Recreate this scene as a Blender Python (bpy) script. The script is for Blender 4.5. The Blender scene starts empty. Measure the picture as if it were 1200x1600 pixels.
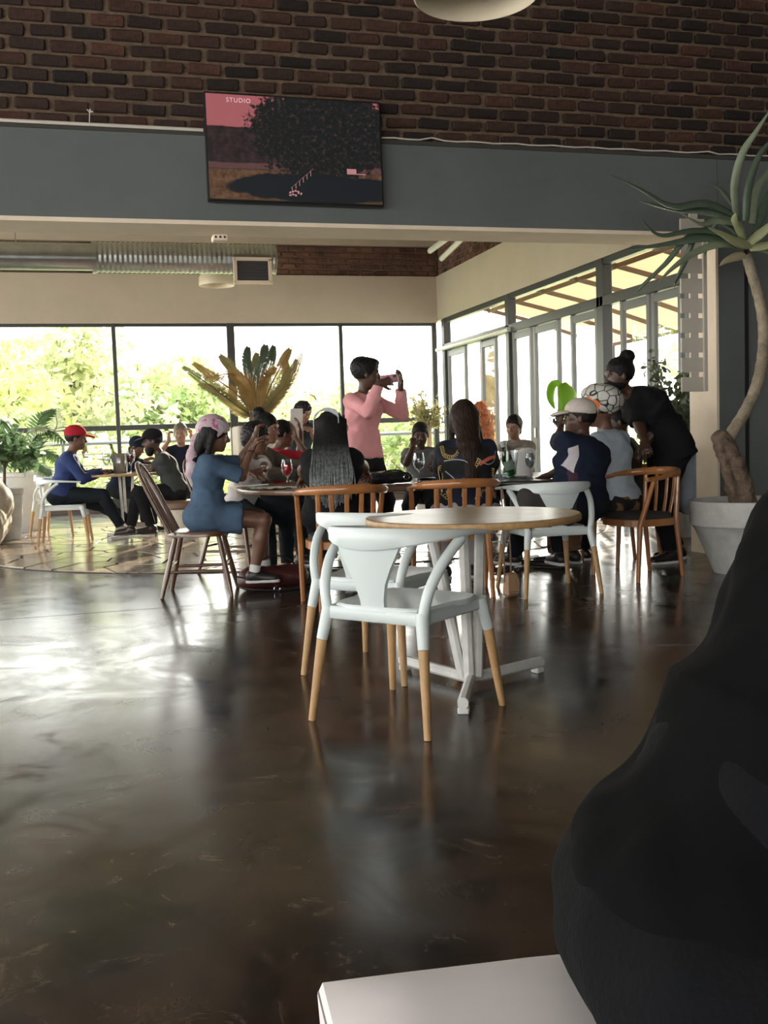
import bpy, math, random
import numpy as np
from mathutils import Vector, Matrix, Euler, noise

random.seed(7)
rng = np.random.RandomState(7)
C = bpy.context.scene.collection
PI = math.pi

# ------------------------------------------------------------------ camera
FPX = 1580.0
CAMH = 1.08
_a, _p, _r = math.radians(15.2), math.radians(4.2), 0.033
FW = Vector((math.sin(_a) * math.cos(_p), math.cos(_a) * math.cos(_p), -math.sin(_p)))
_R0 = Vector((math.cos(_a), -math.sin(_a), 0))
_U0 = _R0.cross(FW)
CU = _U0 * math.cos(_r) + _R0 * math.sin(_r)
CR = _R0 * math.cos(_r) - _U0 * math.sin(_r)
CAMP = Vector((0, 0, CAMH))
cam_data = bpy.data.cameras.new('camera')
cam = bpy.data.objects.new('camera', cam_data)
C.objects.link(cam)
cam_data.sensor_width = 36
cam_data.lens = FPX / 1600 * 36
cam_data.clip_start = 0.05
cam_data.clip_end = 300
cam.matrix_world = Matrix(((CR.x, CU.x, -FW.x, 0), (CR.y, CU.y, -FW.y, 0), (CR.z, CU.z, -FW.z, CAMH), (0, 0, 0, 1)))
bpy.context.scene.camera = cam

# ------------------------------------------------------------------ world, sun, exposure
vs = bpy.context.scene.view_settings
vs.view_transform = 'Standard'
vs.look = 'None'
vs.gamma = 1
vs.exposure = 1.55
vs.use_curve_mapping = False
world = bpy.data.worlds.new('sky')
bpy.context.scene.world = world
world.use_nodes = True
wn = world.node_tree
bg = wn.nodes['Background']
tc = wn.nodes.new('ShaderNodeTexCoord')
sp = wn.nodes.new('ShaderNodeSeparateXYZ')
rp = wn.nodes.new('ShaderNodeValToRGB')
rp.color_ramp.elements[0].color = (1.0, 0.97, 0.90, 1)
rp.color_ramp.elements[1].color = (0.80, 0.90, 1.0, 1)
wn.links.new(tc.outputs['Generated'], sp.inputs[0])
wn.links.new(sp.outputs['Z'], rp.inputs[0])
wn.links.new(rp.outputs[0], bg.inputs[0])
bg.inputs[1].default_value = 3.6
sun_d = bpy.data.lights.new('sun', 'SUN')
sun = bpy.data.objects.new('sun', sun_d)
C.objects.link(sun)
sun_d.energy = 6
sun_d.color = (1.0, 0.86, 0.66)
sun_d.angle = 0.02
_sd = Vector((-0.33, -0.90, -0.28))          # the way the light travels
sun.rotation_euler = _sd.to_track_quat('-Z', 'Y').to_euler()


# ------------------------------------------------------------------ pixel helpers (to place things in the world)
def ray(px, py):
    return FW + CR * ((px - 600) / FPX) - CU * ((py - 800) / FPX)


def atz(px, py, z=0.0):
    d = ray(px, py)
    return CAMP + d * ((z - CAMH) / d.z)


def aty(px, py, Y):
    d = ray(px, py)
    return CAMP + d * (Y / d.y)


def atx(px, py, X):
    d = ray(px, py)
    return CAMP + d * (X / d.x)


# ------------------------------------------------------------------ materials
def M(name, col, rough=0.6, metal=0.0, noise_=None, bump=None, coat=0.0, rnd=None, col2=None, spec=0.5, sheen=0, emit=None, sub=0, transl=0, streak=1.0):
    m = bpy.data.materials.new(name)
    m.use_nodes = True
    nt = m.node_tree
    b = nt.nodes['Principled BSDF']
    b.inputs['Roughness'].default_value = rough
    b.inputs['Metallic'].default_value = metal
    b.inputs['Coat Weight'].default_value = coat
    b.inputs['Specular IOR Level'].default_value = spec
    if sheen:
        b.inputs['Sheen Weight'].default_value = sheen
    c = (*col, 1)
    b.inputs['Base Color'].default_value = c
    tc = nt.nodes.new('ShaderNodeTexCoord')
    out = None
    if noise_:
        sc, lo, det = noise_
        n = nt.nodes.new('ShaderNodeTexNoise')
        n.inputs['Scale'].default_value = sc
        n.inputs['Detail'].default_value = det
        n.inputs['Roughness'].default_value = 0.65
        nt.links.new(tc.outputs['Object'], n.inputs['Vector'])
        r = nt.nodes.new('ShaderNodeValToRGB')
        r.color_ramp.elements[0].position = 0.34
        r.color_ramp.elements[1].position = 0.66
        r.color_ramp.elements[0].color = (*(col2 if col2 else [x * lo for x in col]), 1)
        r.color_ramp.elements[1].color = c
        nt.links.new(n.outputs[0], r.inputs[0])
        out = r.outputs[0]
    if rnd:
        oi = nt.nodes.new('ShaderNodeObjectInfo')
        r = nt.nodes.new('ShaderNodeValToRGB')
        r.color_ramp.interpolation = 'LINEAR'
        el = r.color_ramp.elements
        while len(el) < len(rnd):
            el.new(0.5)
        for i, cc in enumerate(rnd):
            el[i].position = i / (len(rnd) - 1)
            el[i].color = (*cc, 1)
        nt.links.new(oi.outputs['Random'], r.inputs[0])
        if out:
            mx = nt.nodes.new('ShaderNodeMix')
            mx.data_type = 'RGBA'
            mx.blend_type = 'MULTIPLY'
            mx.inputs[0].default_value = 1
            nt.links.new(out, mx.inputs[6])
            nt.links.new(r.outputs[0], mx.inputs[7])
            out = mx.outputs[2]
        else:
            out = r.outputs[0]
    if out:
        nt.links.new(out, b.inputs['Base Color'])
    if bump:
        sc, st = bump
        n = nt.nodes.new('ShaderNodeTexNoise')
        n.inputs['Scale'].default_value = sc
        n.inputs['Detail'].default_value = 4
        mp = nt.nodes.new('ShaderNodeMapping')
        mp.inputs['Scale'].default_value = (1, 1, streak)
        nt.links.new(tc.outputs['Object'], mp.inputs[0])
        nt.links.new(mp.outputs[0], n.inputs['Vector'])
        bn = nt.nodes.new('ShaderNodeBump')
        bn.inputs['Strength'].default_value = st
        bn.inputs['Distance'].default_value = 0.01
        nt.links.new(n.outputs[0], bn.inputs['Height'])
        nt.links.new(bn.outputs[0], b.inputs['Normal'])
    if emit:
        b.inputs['Emission Color'].default_value = (*emit[0], 1)
        b.inputs['Emission Strength'].default_value = emit[1]
    if transl:
        tr = nt.nodes.new('ShaderNodeBsdfTranslucent')
        tr.inputs[0].default_value = c
        if out:
            nt.links.new(out, tr.inputs[0])
        mx = nt.nodes.new('ShaderNodeMixShader')
        mx.inputs[0].default_value = transl
        nt.links.new(b.outputs[0], mx.inputs[1])
        nt.links.new(tr.outputs[0], mx.inputs[2])
        nt.links.new(mx.outputs[0], nt.nodes['Material Output'].inputs[0])
    return m


def glass_mat(name, tint=(1, 1, 1), refl=0.08, rough=0.0, fr=0.6):
    m = bpy.data.materials.new(name)
    m.use_nodes = True
    nt = m.node_tree
    nt.nodes.remove(nt.nodes['Principled BSDF'])
    t = nt.nodes.new('ShaderNodeBsdfTransparent')
    t.inputs[0].default_value = (*tint, 1)
    g = nt.nodes.new('ShaderNodeBsdfGlossy')
    g.inputs['Roughness'].default_value = rough
    f = nt.nodes.new('ShaderNodeLayerWeight')
    f.inputs[0].default_value = 0.25
    ma = nt.nodes.new('ShaderNodeMath')
    ma.operation = 'MULTIPLY_ADD'
    ma.inputs[1].default_value = fr
    ma.inputs[2].default_value = refl
    ma.use_clamp = True
    mx = nt.nodes.new('ShaderNodeMixShader')
    nt.links.new(f.outputs['Fresnel'], ma.inputs[0])
    nt.links.new(ma.outputs[0], mx.inputs[0])
    nt.links.new(t.outputs[0], mx.inputs[1])
    nt.links.new(g.outputs[0], mx.inputs[2])
    nt.links.new(mx.outputs[0], nt.nodes['Material Output'].inputs[0])
    return m


W_PLASTIC = M('white_plastic', (0.60, 0.66, 0.66), 0.38)
W_PAINT = M('white_paint', (0.68, 0.68, 0.66), 0.45, noise_=(14, 0.82, 3))
OAK = M('light_oak', (0.52, 0.31, 0.14), 0.45, noise_=(9, 0.75, 5))
ORANGE_WOOD = M('orange_wood', (0.42, 0.17, 0.055), 0.28, noise_=(7, 0.7, 4), coat=0.3)
DARK_WOOD = M('dark_wood', (0.13, 0.065, 0.035), 0.30, noise_=(7, 0.6, 4), coat=0.3)
PLY_TOP = M('worn_table_top', (0.50, 0.38, 0.24), 0.30, noise_=(5, 0.62, 8), bump=(30, 0.05))
PLY_EDGE = M('plywood_edge', (0.44, 0.27, 0.12), 0.5, noise_=(30, 0.7, 3))
TABLE_BROWN = M('brown_table_top', (0.20, 0.12, 0.075), 0.3, noise_=(4, 0.7, 5))
TABLE_DARK = M('dark_table_top', (0.045, 0.032, 0.028), 0.28, noise_=(4, 0.7, 5))
BEIGE = M('beige_plaster', (0.46, 0.40, 0.32), 0.9, noise_=(1.2, 0.90, 6), bump=(25, 0.12))
CREAM = M('cream_paint', (0.80, 0.68, 0.55), 0.8, noise_=(3, 0.9, 4))  # cream paint, brightened so light bounced off the floor is in the colour
GREYWALL = M('blue_grey_plaster', (0.125, 0.137, 0.137), 0.85, noise_=(1.5, 0.86, 6), bump=(30, 0.1))
MORTAR = M('mortar', (0.17, 0.115, 0.078), 0.95, noise_=(22, 0.55, 6), bump=(60, 0.5))
BRICK = M('brick', (1.0, 0.9, 0.85), 0.9, noise_=(26, 0.45, 8), bump=(50, 0.5),
          rnd=[(0.012, 0.009, 0.009), (0.04, 0.023, 0.018), (0.075, 0.034, 0.023), (0.018, 0.013, 0.012), (0.10, 0.046, 0.030), (0.022, 0.015, 0.013), (0.06, 0.031, 0.022)])
FRAME = M('dark_window_frame', (0.035, 0.038, 0.04), 0.4)
DOORF = M('grey_door_frame', (0.12, 0.125, 0.13), 0.4)
STEEL = M('galvanised_steel', (0.45, 0.46, 0.45), 0.30, 0.9, noise_=(5, 0.75, 4))
CHROME = M('polished_steel', (0.7, 0.7, 0.7), 0.15, 1.0)
BLACK = M('black_plastic', (0.012, 0.012, 0.013), 0.35)
GLASS = glass_mat('window_glass', (0.97, 0.98, 0.97), 0.0, 0.0, 0.25)
DRINK = glass_mat('drinking_glass', (0.88, 0.90, 0.91), 0.05)
GREEN_GLASS = glass_mat('green_bottle_glass', (0.10, 0.62, 0.22), 0.10)
OLIVE_GLASS = glass_mat('olive_bottle_glass', (0.35, 0.40, 0.05), 0.08)
ROSE = M('rose_drink', (0.75, 0.05, 0.07), 0.1, transl=0.5)
REDWINE = M('red_wine', (0.10, 0.005, 0.012), 0.1)
PAPER = M('white_paper', (0.72, 0.72, 0.70), 0.6)
CERAMIC = M('white_ceramic', (0.75, 0.75, 0.73), 0.2)
POT = M('white_plant_pot', (0.55, 0.55, 0.53), 0.7, noise_=(7, 0.72, 7), bump=(20, 0.2))
SOIL = M('soil', (0.05, 0.035, 0.025), 1.0, noise_=(30, 0.5, 5), bump=(60, 0.8))
BARK = M('grey_bark', (0.22, 0.18, 0.14), 0.9, noise_=(14, 0.35, 8), bump=(40, 0.9))
DBARK = M('brown_bark', (0.14, 0.09, 0.06), 0.9, noise_=(16, 0.45, 8), bump=(40, 0.9))
SKIN_D = M('deep_brown_skin', (0.075, 0.036, 0.024), 0.45, noise_=(12, 0.85, 3))
SKIN_M = M('brown_skin', (0.15, 0.072, 0.046), 0.45, noise_=(12, 0.85, 3))
SKIN_L = M('light_brown_skin', (0.27, 0.14, 0.09), 0.45, noise_=(12, 0.85, 3))
HAIR = M('black_hair', (0.006, 0.0055, 0.006), 0.55, bump=(60, 0.5), spec=.25, streak=.12)
HAIR_BR = M('brown_hair', (0.022, 0.011, 0.008), 0.55, bump=(70, 0.9), spec=.2, streak=.08)
BRAIDS = M('grey_braids', (0.17, 0.19, 0.20), 0.5, noise_=(60, 0.4, 3))
EYEW = M('eye_white', (0.30, 0.28, 0.26), 0.4)
EYED = M('eye_iris', (0.01, 0.006, 0.005), 0.15)


def cloth(name, col, amt=0.8, sc=6):
    return M(name, col, 0.9, noise_=(sc, amt, 4), bump=(14, 0.35), spec=.2)


# ------------------------------------------------------------------ object helpers
def tag(o, label=None, cat=None, group=None, kind=None):
    if label:
        o['label'] = label
    if cat:
        o['category'] = cat
    if group:
        o['group'] = group
    if kind:
        o['kind'] = kind
    return o


def empty(name, loc=(0, 0, 0), rz=0.0):
    o = bpy.data.objects.new(name, None)
    o.empty_display_size = 0.1
    C.objects.link(o)
    o.location = loc
    o.rotation_euler = (0, 0, rz)
    return o


def mesh_obj(name, me, mat=None, parent=None, smooth=False):
    if mat is not None and not me.materials:
        me.materials.append(mat)
    if smooth:
        me.polygons.foreach_set('use_smooth', [True] * len(me.polygons))
    o = bpy.data.objects.new(name, me)
    C.objects.link(o)
    if parent:
        o.parent = parent
    return o


def copy_tree(o, parent=None):
    c = o.copy()
    C.objects.link(c)
    c.parent = parent
    for ch in list(o.children):
        copy_tree(ch, c)
    return c


class MB:
    def __init__(s):
        s.v, s.f, s.m = [], [], []

    def add(s, vs_, fs, mi=0):
        n = len(s.v)
        s.v += [tuple(v) for v in vs_]
        s.f += [tuple(i + n for i in f) for f in fs]
        s.m += [mi] * len(fs)
        return s

    def box(s, c, d, rot=None, bev=0.0, mi=0):
        x, y, z = d[0] / 2, d[1] / 2, d[2] / 2
        b = min(bev, x * .9, y * .9, z * .9)
        R = Euler(rot).to_matrix() if rot else None
        if b <= 0:
            vs_ = [(i * x, j * y, k * z) for i in (-1, 1) for j in (-1, 1) for k in (-1, 1)]
            fs = [(0, 1, 3, 2), (4, 6, 7, 5), (0, 4, 5, 1), (2, 3, 7, 6), (0, 2, 6, 4), (1, 5, 7, 3)]
        else:
            vs_, fs = [], []
            ix = {}
            for i in (-1, 1):
                for j in (-1, 1):
                    for k in (-1, 1):
                        for ax in range(3):
                            q = [i * (x - b), j * (y - b), k * (z - b)]
                            q[ax] = (i * x, j * y, k * z)[ax]
                            ix[i, j, k, ax] = len(vs_)
                            vs_.append(q)
            for ax in range(3):
                o1, o2 = [a for a in range(3) if a != ax]
                for sg in (-1, 1):
                    f = []
                    for (p, q) in ((-1, -1), (1, -1), (1, 1), (-1, 1)):
                        t = [0, 0, 0]
                        t[ax], t[o1], t[o2] = sg, p, q
                        f.append(ix[(*t, ax)])
                    fs.append(tuple(f))
                for p in (-1, 1):
                    for q in (-1, 1):
                        t0, t1 = [0, 0, 0], [0, 0, 0]
                        t0[ax], t0[o1], t0[o2] = -1, p, q
                        t1[ax], t1[o1], t1[o2] = 1, p, q
                        fs.append((ix[(*t0, o1)], ix[(*t1, o1)], ix[(*t1, o2)], ix[(*t0, o2)]))
            for i in (-1, 1):
                for j in (-1, 1):
                    for k in (-1, 1):
                        fs.append((ix[i, j, k, 0], ix[i, j, k, 1], ix[i, j, k, 2]))
        out = []
        for v in vs_:
            v = Vector(v)
            if R:
                v = R @ v
            out.append(v + Vector(c))
        return s.add(out, fs, mi)

    def tube(s, pts, rad, seg=10, mi=0, flat=None, up=None, cap=True):
        pts = [Vector(p) for p in pts]
        n = len(pts)
        if not hasattr(rad, '__len__'):
            rad = [rad] * n
        rings = []
        ref = Vector(up) if up else None
        for i, p in enumerate(pts):
            t = (pts[min(i + 1, n - 1)] - pts[max(i - 1, 0)]).normalized()
            if ref is None:
                ref = Vector((0, 0, 1)) if abs(t.z) < .9 else Vector((1, 0, 0))
            a = t.cross(ref)
            if a.length < 1e-5:
                a = t.cross(Vector((0, 1, .1)))
            a.normalize()
            b = a.cross(t).normalized()
            if not up:
                ref = b
            ra = rad[i]
            rb = ra if flat is None else ra * flat
            if hasattr(ra, '__len__'):
                ra, rb = ra
            rings.append([p + a * (math.cos(2 * PI * k / seg) * ra) + b * (math.sin(2 * PI * k / seg) * rb) for k in range(seg)])
        vs_ = [v for r in rings for v in r]
        fs = []
        for i in range(n - 1):
            for k in range(seg):
                k2 = (k + 1) % seg
                fs.append((i * seg + k, i * seg + k2, (i + 1) * seg + k2, (i + 1) * seg + k))
        if cap:
            fs.append(tuple(range(seg))[::-1])
            fs.append(tuple((n - 1) * seg + k for k in range(seg)))
        return s.add(vs_, fs, mi)

    def strip(s, pts, w, h, up=(0, 0, 1), mi=0):
        """rectangular section swept along pts: w across, h along up (lists allowed)"""
        pts = [Vector(p) for p in pts]
        n = len(pts)
        w = w if hasattr(w, '__len__') else [w] * n
        h = h if hasattr(h, '__len__') else [h] * n
        vs_, fs = [], []
        for i, p in enumerate(pts):
            t = (pts[min(i + 1, n - 1)] - pts[max(i - 1, 0)]).normalized()
            u = Vector(up)
            a = t.cross(u).normalized()
            u = a.cross(t).normalized()
            c = min(w[i], h[i]) * .28
            W, Hh = w[i] / 2, h[i] / 2
            for (x, y) in ((-W + c, -Hh), (W - c, -Hh), (W, -Hh + c), (W, Hh - c), (W - c, Hh), (-W + c, Hh), (-W, Hh - c), (-W, -Hh + c)):
                vs_.append(p + a * x + u * y)
        for i in range(n - 1):
            for k in range(8):
                k2 = (k + 1) % 8
                fs.append((i * 8 + k, i * 8 + k2, (i + 1) * 8 + k2, (i + 1) * 8 + k))
        fs.append(tuple(range(8))[::-1])
        fs.append(tuple((n - 1) * 8 + k for k in range(8)))
        return s.add(vs_, fs, mi)

    def lathe(s, prof, c=(0, 0, 0), seg=28, mi=0, sx=1, sy=1, closed=None):
        vs_, fs = [], []
        if closed is None:
            closed = len(prof) > 4 and math.hypot(prof[0][0] - prof[-1][0], prof[0][1] - prof[-1][1]) < .03
        for (r, z) in prof:
            for k in range(seg):
                a = 2 * PI * k / seg
                vs_.append((c[0] + math.cos(a) * r * sx, c[1] + math.sin(a) * r * sy, c[2] + z))
        for i in range(len(prof) - 1):
            for k in range(seg):
                k2 = (k + 1) % seg
                fs.append((i * seg + k, i * seg + k2, (i + 1) * seg + k2, (i + 1) * seg + k))
        if closed:
            L_ = (len(prof) - 1) * seg
            for k in range(seg):
                k2 = (k + 1) % seg
                fs.append((L_ + k, L_ + k2, k2, k))
        if prof[0][0] > 2e-4 and not closed:
            fs.append(tuple(range(seg))[::-1])
        if prof[-1][0] > 2e-4 and not closed and abs(prof[-1][1] - prof[-2][1]) > .0105:
            fs.append(tuple((len(prof) - 1) * seg + k for k in range(seg)))
        return s.add(vs_, fs, mi)

    def prism(s, poly, z0, z1, mi=0, bev=0.0):
        n = len(poly)
        cx = sum(p[0] for p in poly) / n
        cy = sum(p[1] for p in poly) / n
        vs_ = [(x, y, z0) for x, y in poly]
        if bev:
            vs_ += [(x, y, z1 - bev) for x, y in poly]
            vs_ += [(x + (cx - x) * bev * 3, y + (cy - y) * bev * 3, z1) for x, y in poly]
            L = 3
        else:
            vs_ += [(x, y, z1) for x, y in poly]
            L = 2
        fs = [tuple(range(n))[::-1], tuple((L - 1) * n + k for k in range(n))]
        for l in range(L - 1):
            for k in range(n):
                k2 = (k + 1) % n
                fs.append((l * n + k, l * n + k2, (l + 1) * n + k2, (l + 1) * n + k))
        return s.add(vs_, fs, mi)

    def build(s, name, mat, parent=None, smooth=False, label=None):
        me = bpy.data.meshes.new(name)
        me.from_pydata(s.v, [], s.f)
        mats = mat if isinstance(mat, (list, tuple)) else [mat]
        for m in mats:
            me.materials.append(m)
        if len(mats) > 1:
            me.polygons.foreach_set('material_index', s.m)
        if smooth:
            me.polygons.foreach_set('use_smooth', [True] * len(me.polygons))
            try:
                me.set_sharp_from_angle(angle=math.radians(45))
            except Exception:
                pass
        me.update()
        o = mesh_obj(name, me, None, parent)
        if label:
            o['label'] = label
        return o


def arc_pts(f, n):
    return [f(i / (n - 1)) for i in range(n)]


def bez(p0, p1, p2, n=10):
    p0, p1, p2 = Vector(p0), Vector(p1), Vector(p2)
    return [p0 * (1 - t) ** 2 + p1 * 2 * t * (1 - t) + p2 * t * t for t in [i / (n - 1) for i in range(n)]]


def cat(pts, n=6):
    """Catmull-Rom through points"""
    P = [Vector(p) for p in pts]
    P = [P[0] * 2 - P[1]] + P + [P[-1] * 2 - P[-2]]
    out = []
    for i in range(1, len(P) - 2):
        for k in range(n):
            t = k / n
            a, b, c, d = P[i - 1], P[i], P[i + 1], P[i + 2]
            out.append(0.5 * ((2 * b) + (c - a) * t + (2 * a - 5 * b + 4 * c - d) * t * t + (3 * b - a - 3 * c + d) * t ** 3))
    out.append(P[-2])
    return out


def structure(o):
    o['kind'] = 'structure'
    return o

# ------------------------------------------------------------------ smooth volumes (people, clothes, hair, trunks)
def V(*a):
    return np.array(a, dtype=np.float64)


def unit(v):
    v = np.asarray(v, float)
    return v / (np.linalg.norm(v) + 1e-9)


def lerp(a, b, t):
    return a * (1 - t) + b * t


class Field:
    def __init__(s, h=0.01):
        s.h, s.ops = h, []

    def cone(s, a, b, ra, rb, k=0.02, wax=None, wf=1.0, flat=False):
        s.ops.append(('c', V(*a), V(*b), ra, rb, k, wax, wf, flat))
        return s

    def ell(s, c, r, R=None, k=0.02):
        s.ops.append(('e', V(*c), V(*r), R, k))
        return s

    def cut(s, c, r, R=None, k=0.01):
        s.ops.append(('x', V(*c), V(*r), R, k))
        return s

    def plane(s, p, n):
        """removes the side n points to"""
        s.ops.append(('p', V(*p), unit(n)))
        return s

    def path(s, pts, rads, k=0.02, **kw):
        for i in range(len(pts) - 1):
            s.cone(pts[i], pts[i + 1], rads[i], rads[i + 1], k, **kw)
        return s

    def mesh(s, name, mat, parent=None, wob=None, label=None):
        h = s.h
        lo, hi = V(9, 9, 9) * 10, V(9, 9, 9) * -10
        for o in s.ops:
            if o[0] == 'c':
                m = max(o[3], o[4]) * max(1, o[7])
                lo = np.minimum(lo, np.minimum(o[1], o[2]) - m)
                hi = np.maximum(hi, np.maximum(o[1], o[2]) + m)
            elif o[0] == 'e':
                m = max(o[2])
                lo = np.minimum(lo, o[1] - m)
                hi = np.maximum(hi, o[1] + m)
        lo = lo - 4 * h
        hi = hi + 4 * h
        n = np.ceil((hi - lo) / h).astype(int) + 1
        A = np.full(n, 0.08, np.float32)
        ax = [lo[i] + h * np.arange(n[i]) for i in range(3)]

        def sub(l, u):
            i0 = np.clip(np.floor((l - lo) / h).astype(int), 0, n - 1)
            i1 = np.clip(np.ceil((u - lo) / h).astype(int) + 1, 1, n)
            sl = tuple(slice(i0[i], i1[i]) for i in range(3))
            g = np.meshgrid(*[ax[i][sl[i]] for i in range(3)], indexing='ij')
            return sl, g
        for o in s.ops:
            if o[0] == 'c':
                _, a, b, ra, rb, k, wax, wf, flat = o
                m = max(ra, rb) * max(1, wf) + k + 2 * h
                sl, g = sub(np.minimum(a, b) - m, np.maximum(a, b) + m)
                P = np.stack(g, -1).astype(np.float32) - a.astype(np.float32)
                ba = (b - a).astype(np.float32)
                if wax is not None:
                    w = unit(wax).astype(np.float32)
                    P = P + (P @ w)[..., None] * w * (1 / wf - 1)
                    ba = ba + (ba @ w) * w * (1 / wf - 1)
                L2 = float(ba @ ba) + 1e-9
                tt = (P @ ba) / L2
                t = np.clip(tt, 0, 1)
                d = np.linalg.norm(P - t[..., None] * ba, axis=-1) - (ra + (rb - ra) * t)
                if flat:
                    d = np.maximum(d, (np.abs(tt - 0.5) - 0.5) * math.sqrt(L2))
            elif o[0] in 'ex':
                _, c, r, R, k = o
                m = max(r) + k + 2 * h
                sl, g = sub(c - m, c + m)
                P = np.stack(g, -1).astype(np.float32) - c.astype(np.float32)
                if R is not None:
                    P = P @ np.asarray(R, np.float32)
                k0 = np.linalg.norm(P / r.astype(np.float32), axis=-1)
                k1 = np.linalg.norm(P / (r * r).astype(np.float32), axis=-1) + 1e-6
                d = k0 * (k0 - 1) / k1
            else:
                _, p, nn = o
                g = np.meshgrid(*ax, indexing='ij')
                d = -((g[0] - p[0]) * nn[0] + (g[1] - p[1]) * nn[1] + (g[2] - p[2]) * nn[2])
                A = np.maximum(A, -d.astype(np.float32))
                continue
            d = d.astype(np.float32)
            B = A[sl]
            if o[0] == 'x':
                hh = np.clip(0.5 + 0.5 * (B + d) / k * -1 + 0.0, 0, 1)
                A[sl] = np.maximum(B, -d)
            else:
                hh = np.clip(0.5 + 0.5 * (B - d) / k, 0, 1)
                A[sl] = B + (d - B) * hh - k * hh * (1 - hh)
        if wob:
            amp, fr = wob
            g = np.meshgrid(*ax, indexing='ij')
            w = np.sin(g[0] * fr + 2.1 * np.sin(g[2] * fr * .6) + 1.3) * np.sin(g[1] * fr * 1.1 + 1.7 * np.sin(g[0] * fr * .5)) * 0.6 \
                + 0.5 * np.sin(g[2] * fr * 1.3 + 2.4 * np.sin(g[1] * fr * .7 + g[0] * fr * .4))
            A += (amp * w).astype(np.float32)
        A[0], A[-1], A[:, 0], A[:, -1], A[:, :, 0], A[:, :, -1] = (0.05,) * 6
        vs_, q = surface_nets(A)
        vs_ = vs_ * h + lo
        me = bpy.data.meshes.new(name)
        me.vertices.add(len(vs_))
        me.vertices.foreach_set('co', vs_.astype(np.float32).ravel())
        me.loops.add(len(q) * 4)
        me.loops.foreach_set('vertex_index', q.astype(np.int32).ravel())
        me.polygons.add(len(q))
        me.polygons.foreach_set('loop_start', np.arange(0, len(q) * 4, 4, dtype=np.int32))
        me.polygons.foreach_set('use_smooth', np.ones(len(q), bool))
        me.update(calc_edges=True)
        for m in (mat if isinstance(mat, (list, tuple)) else [mat]):
            me.materials.append(m)
        o = bpy.data.objects.new(name, me)
        C.objects.link(o)
        if parent:
            o.parent = parent
        if label:
            o['label'] = label
        return o


def surface_nets(A):
    S = A < 0
    nx, ny, nz = A.shape
    cs = np.zeros((nx - 1, ny - 1, nz - 1), np.int8)
    for i in (0, 1):
        for j in (0, 1):
            for k in (0, 1):
                cs += S[i:nx - 1 + i, j:ny - 1 + j, k:nz - 1 + k]
    I = np.argwhere((cs > 0) & (cs < 8))
    idx = np.full(cs.shape, -1, np.int32)
    idx[I[:, 0], I[:, 1], I[:, 2]] = np.arange(len(I))
    acc = np.zeros((len(I), 3))
    cnt = np.zeros(len(I))
    corners = [(i, j, k) for i in (0, 1) for j in (0, 1) for k in (0, 1)]
    vals = {c: A[I[:, 0] + c[0], I[:, 1] + c[1], I[:, 2] + c[2]] for c in corners}
    for c in corners:
        for a in range(3):
            if c[a] == 0:
                d = list(c)
                d[a] = 1
                v0, v1 = vals[c], vals[tuple(d)]
                m = (v0 < 0) != (v1 < 0)
                t = np.where(m, v0 / np.where(m, v0 - v1, 1), 0)
                p = np.tile(np.array(c, float), (len(I), 1))
                p[:, a] += t
                acc += p * m[:, None]
                cnt += m
    vs_ = I + acc / cnt[:, None]
    Q = []
    for a in range(3):
        b, c = (a + 1) % 3, (a + 2) % 3
        s0 = [slice(1, -1)] * 3
        s1 = [slice(1, -1)] * 3
        s0[a] = slice(0, A.shape[a] - 1)
        s1[a] = slice(1, A.shape[a])
        x0, x1 = S[tuple(s0)], S[tuple(s1)]
        E = np.argwhere(x0 != x1)
        inside = x0[E[:, 0], E[:, 1], E[:, 2]]
        off = np.array([1, 1, 1])
        off[a] = 0
        E = E + off

        def at(db, dc):
            K = E.copy()
            K[:, b] -= db
            K[:, c] -= dc
            return idx[K[:, 0], K[:, 1], K[:, 2]]
        q = np.stack([at(1, 1), at(0, 1), at(0, 0), at(1, 0)], 1)
        q[~inside] = q[~inside][:, ::-1]
        Q.append(q)
    Q = np.concatenate(Q)
    return vs_, Q[(Q >= 0).all(1)]


def rotz(a):
    c, s = math.cos(a), math.sin(a)
    return np.array([[c, -s, 0], [s, c, 0], [0, 0, 1]])


def roty(a):   # positive tips forward (+x) down
    c, s = math.cos(a), math.sin(a)
    return np.array([[c, 0, s], [0, 1, 0], [-s, 0, c]])


def rotx(a):
    c, s = math.cos(a), math.sin(a)
    return np.array([[1, 0, 0], [0, c, -s], [0, s, c]])


def ik(S, T, l1, l2, pole):
    d = T - S
    L = np.linalg.norm(d)
    L2 = min(L, (l1 + l2) * 0.995)
    T = S + d / L * L2
    u = unit(d)
    x = (l1 * l1 - l2 * l2 + L2 * L2) / (2 * L2)
    hgt = math.sqrt(max(l1 * l1 - x * x, 1e-6))
    p = V(*pole)
    p = unit(p - u * (p @ u))
    return S + u * x + p * hgt, T


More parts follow.
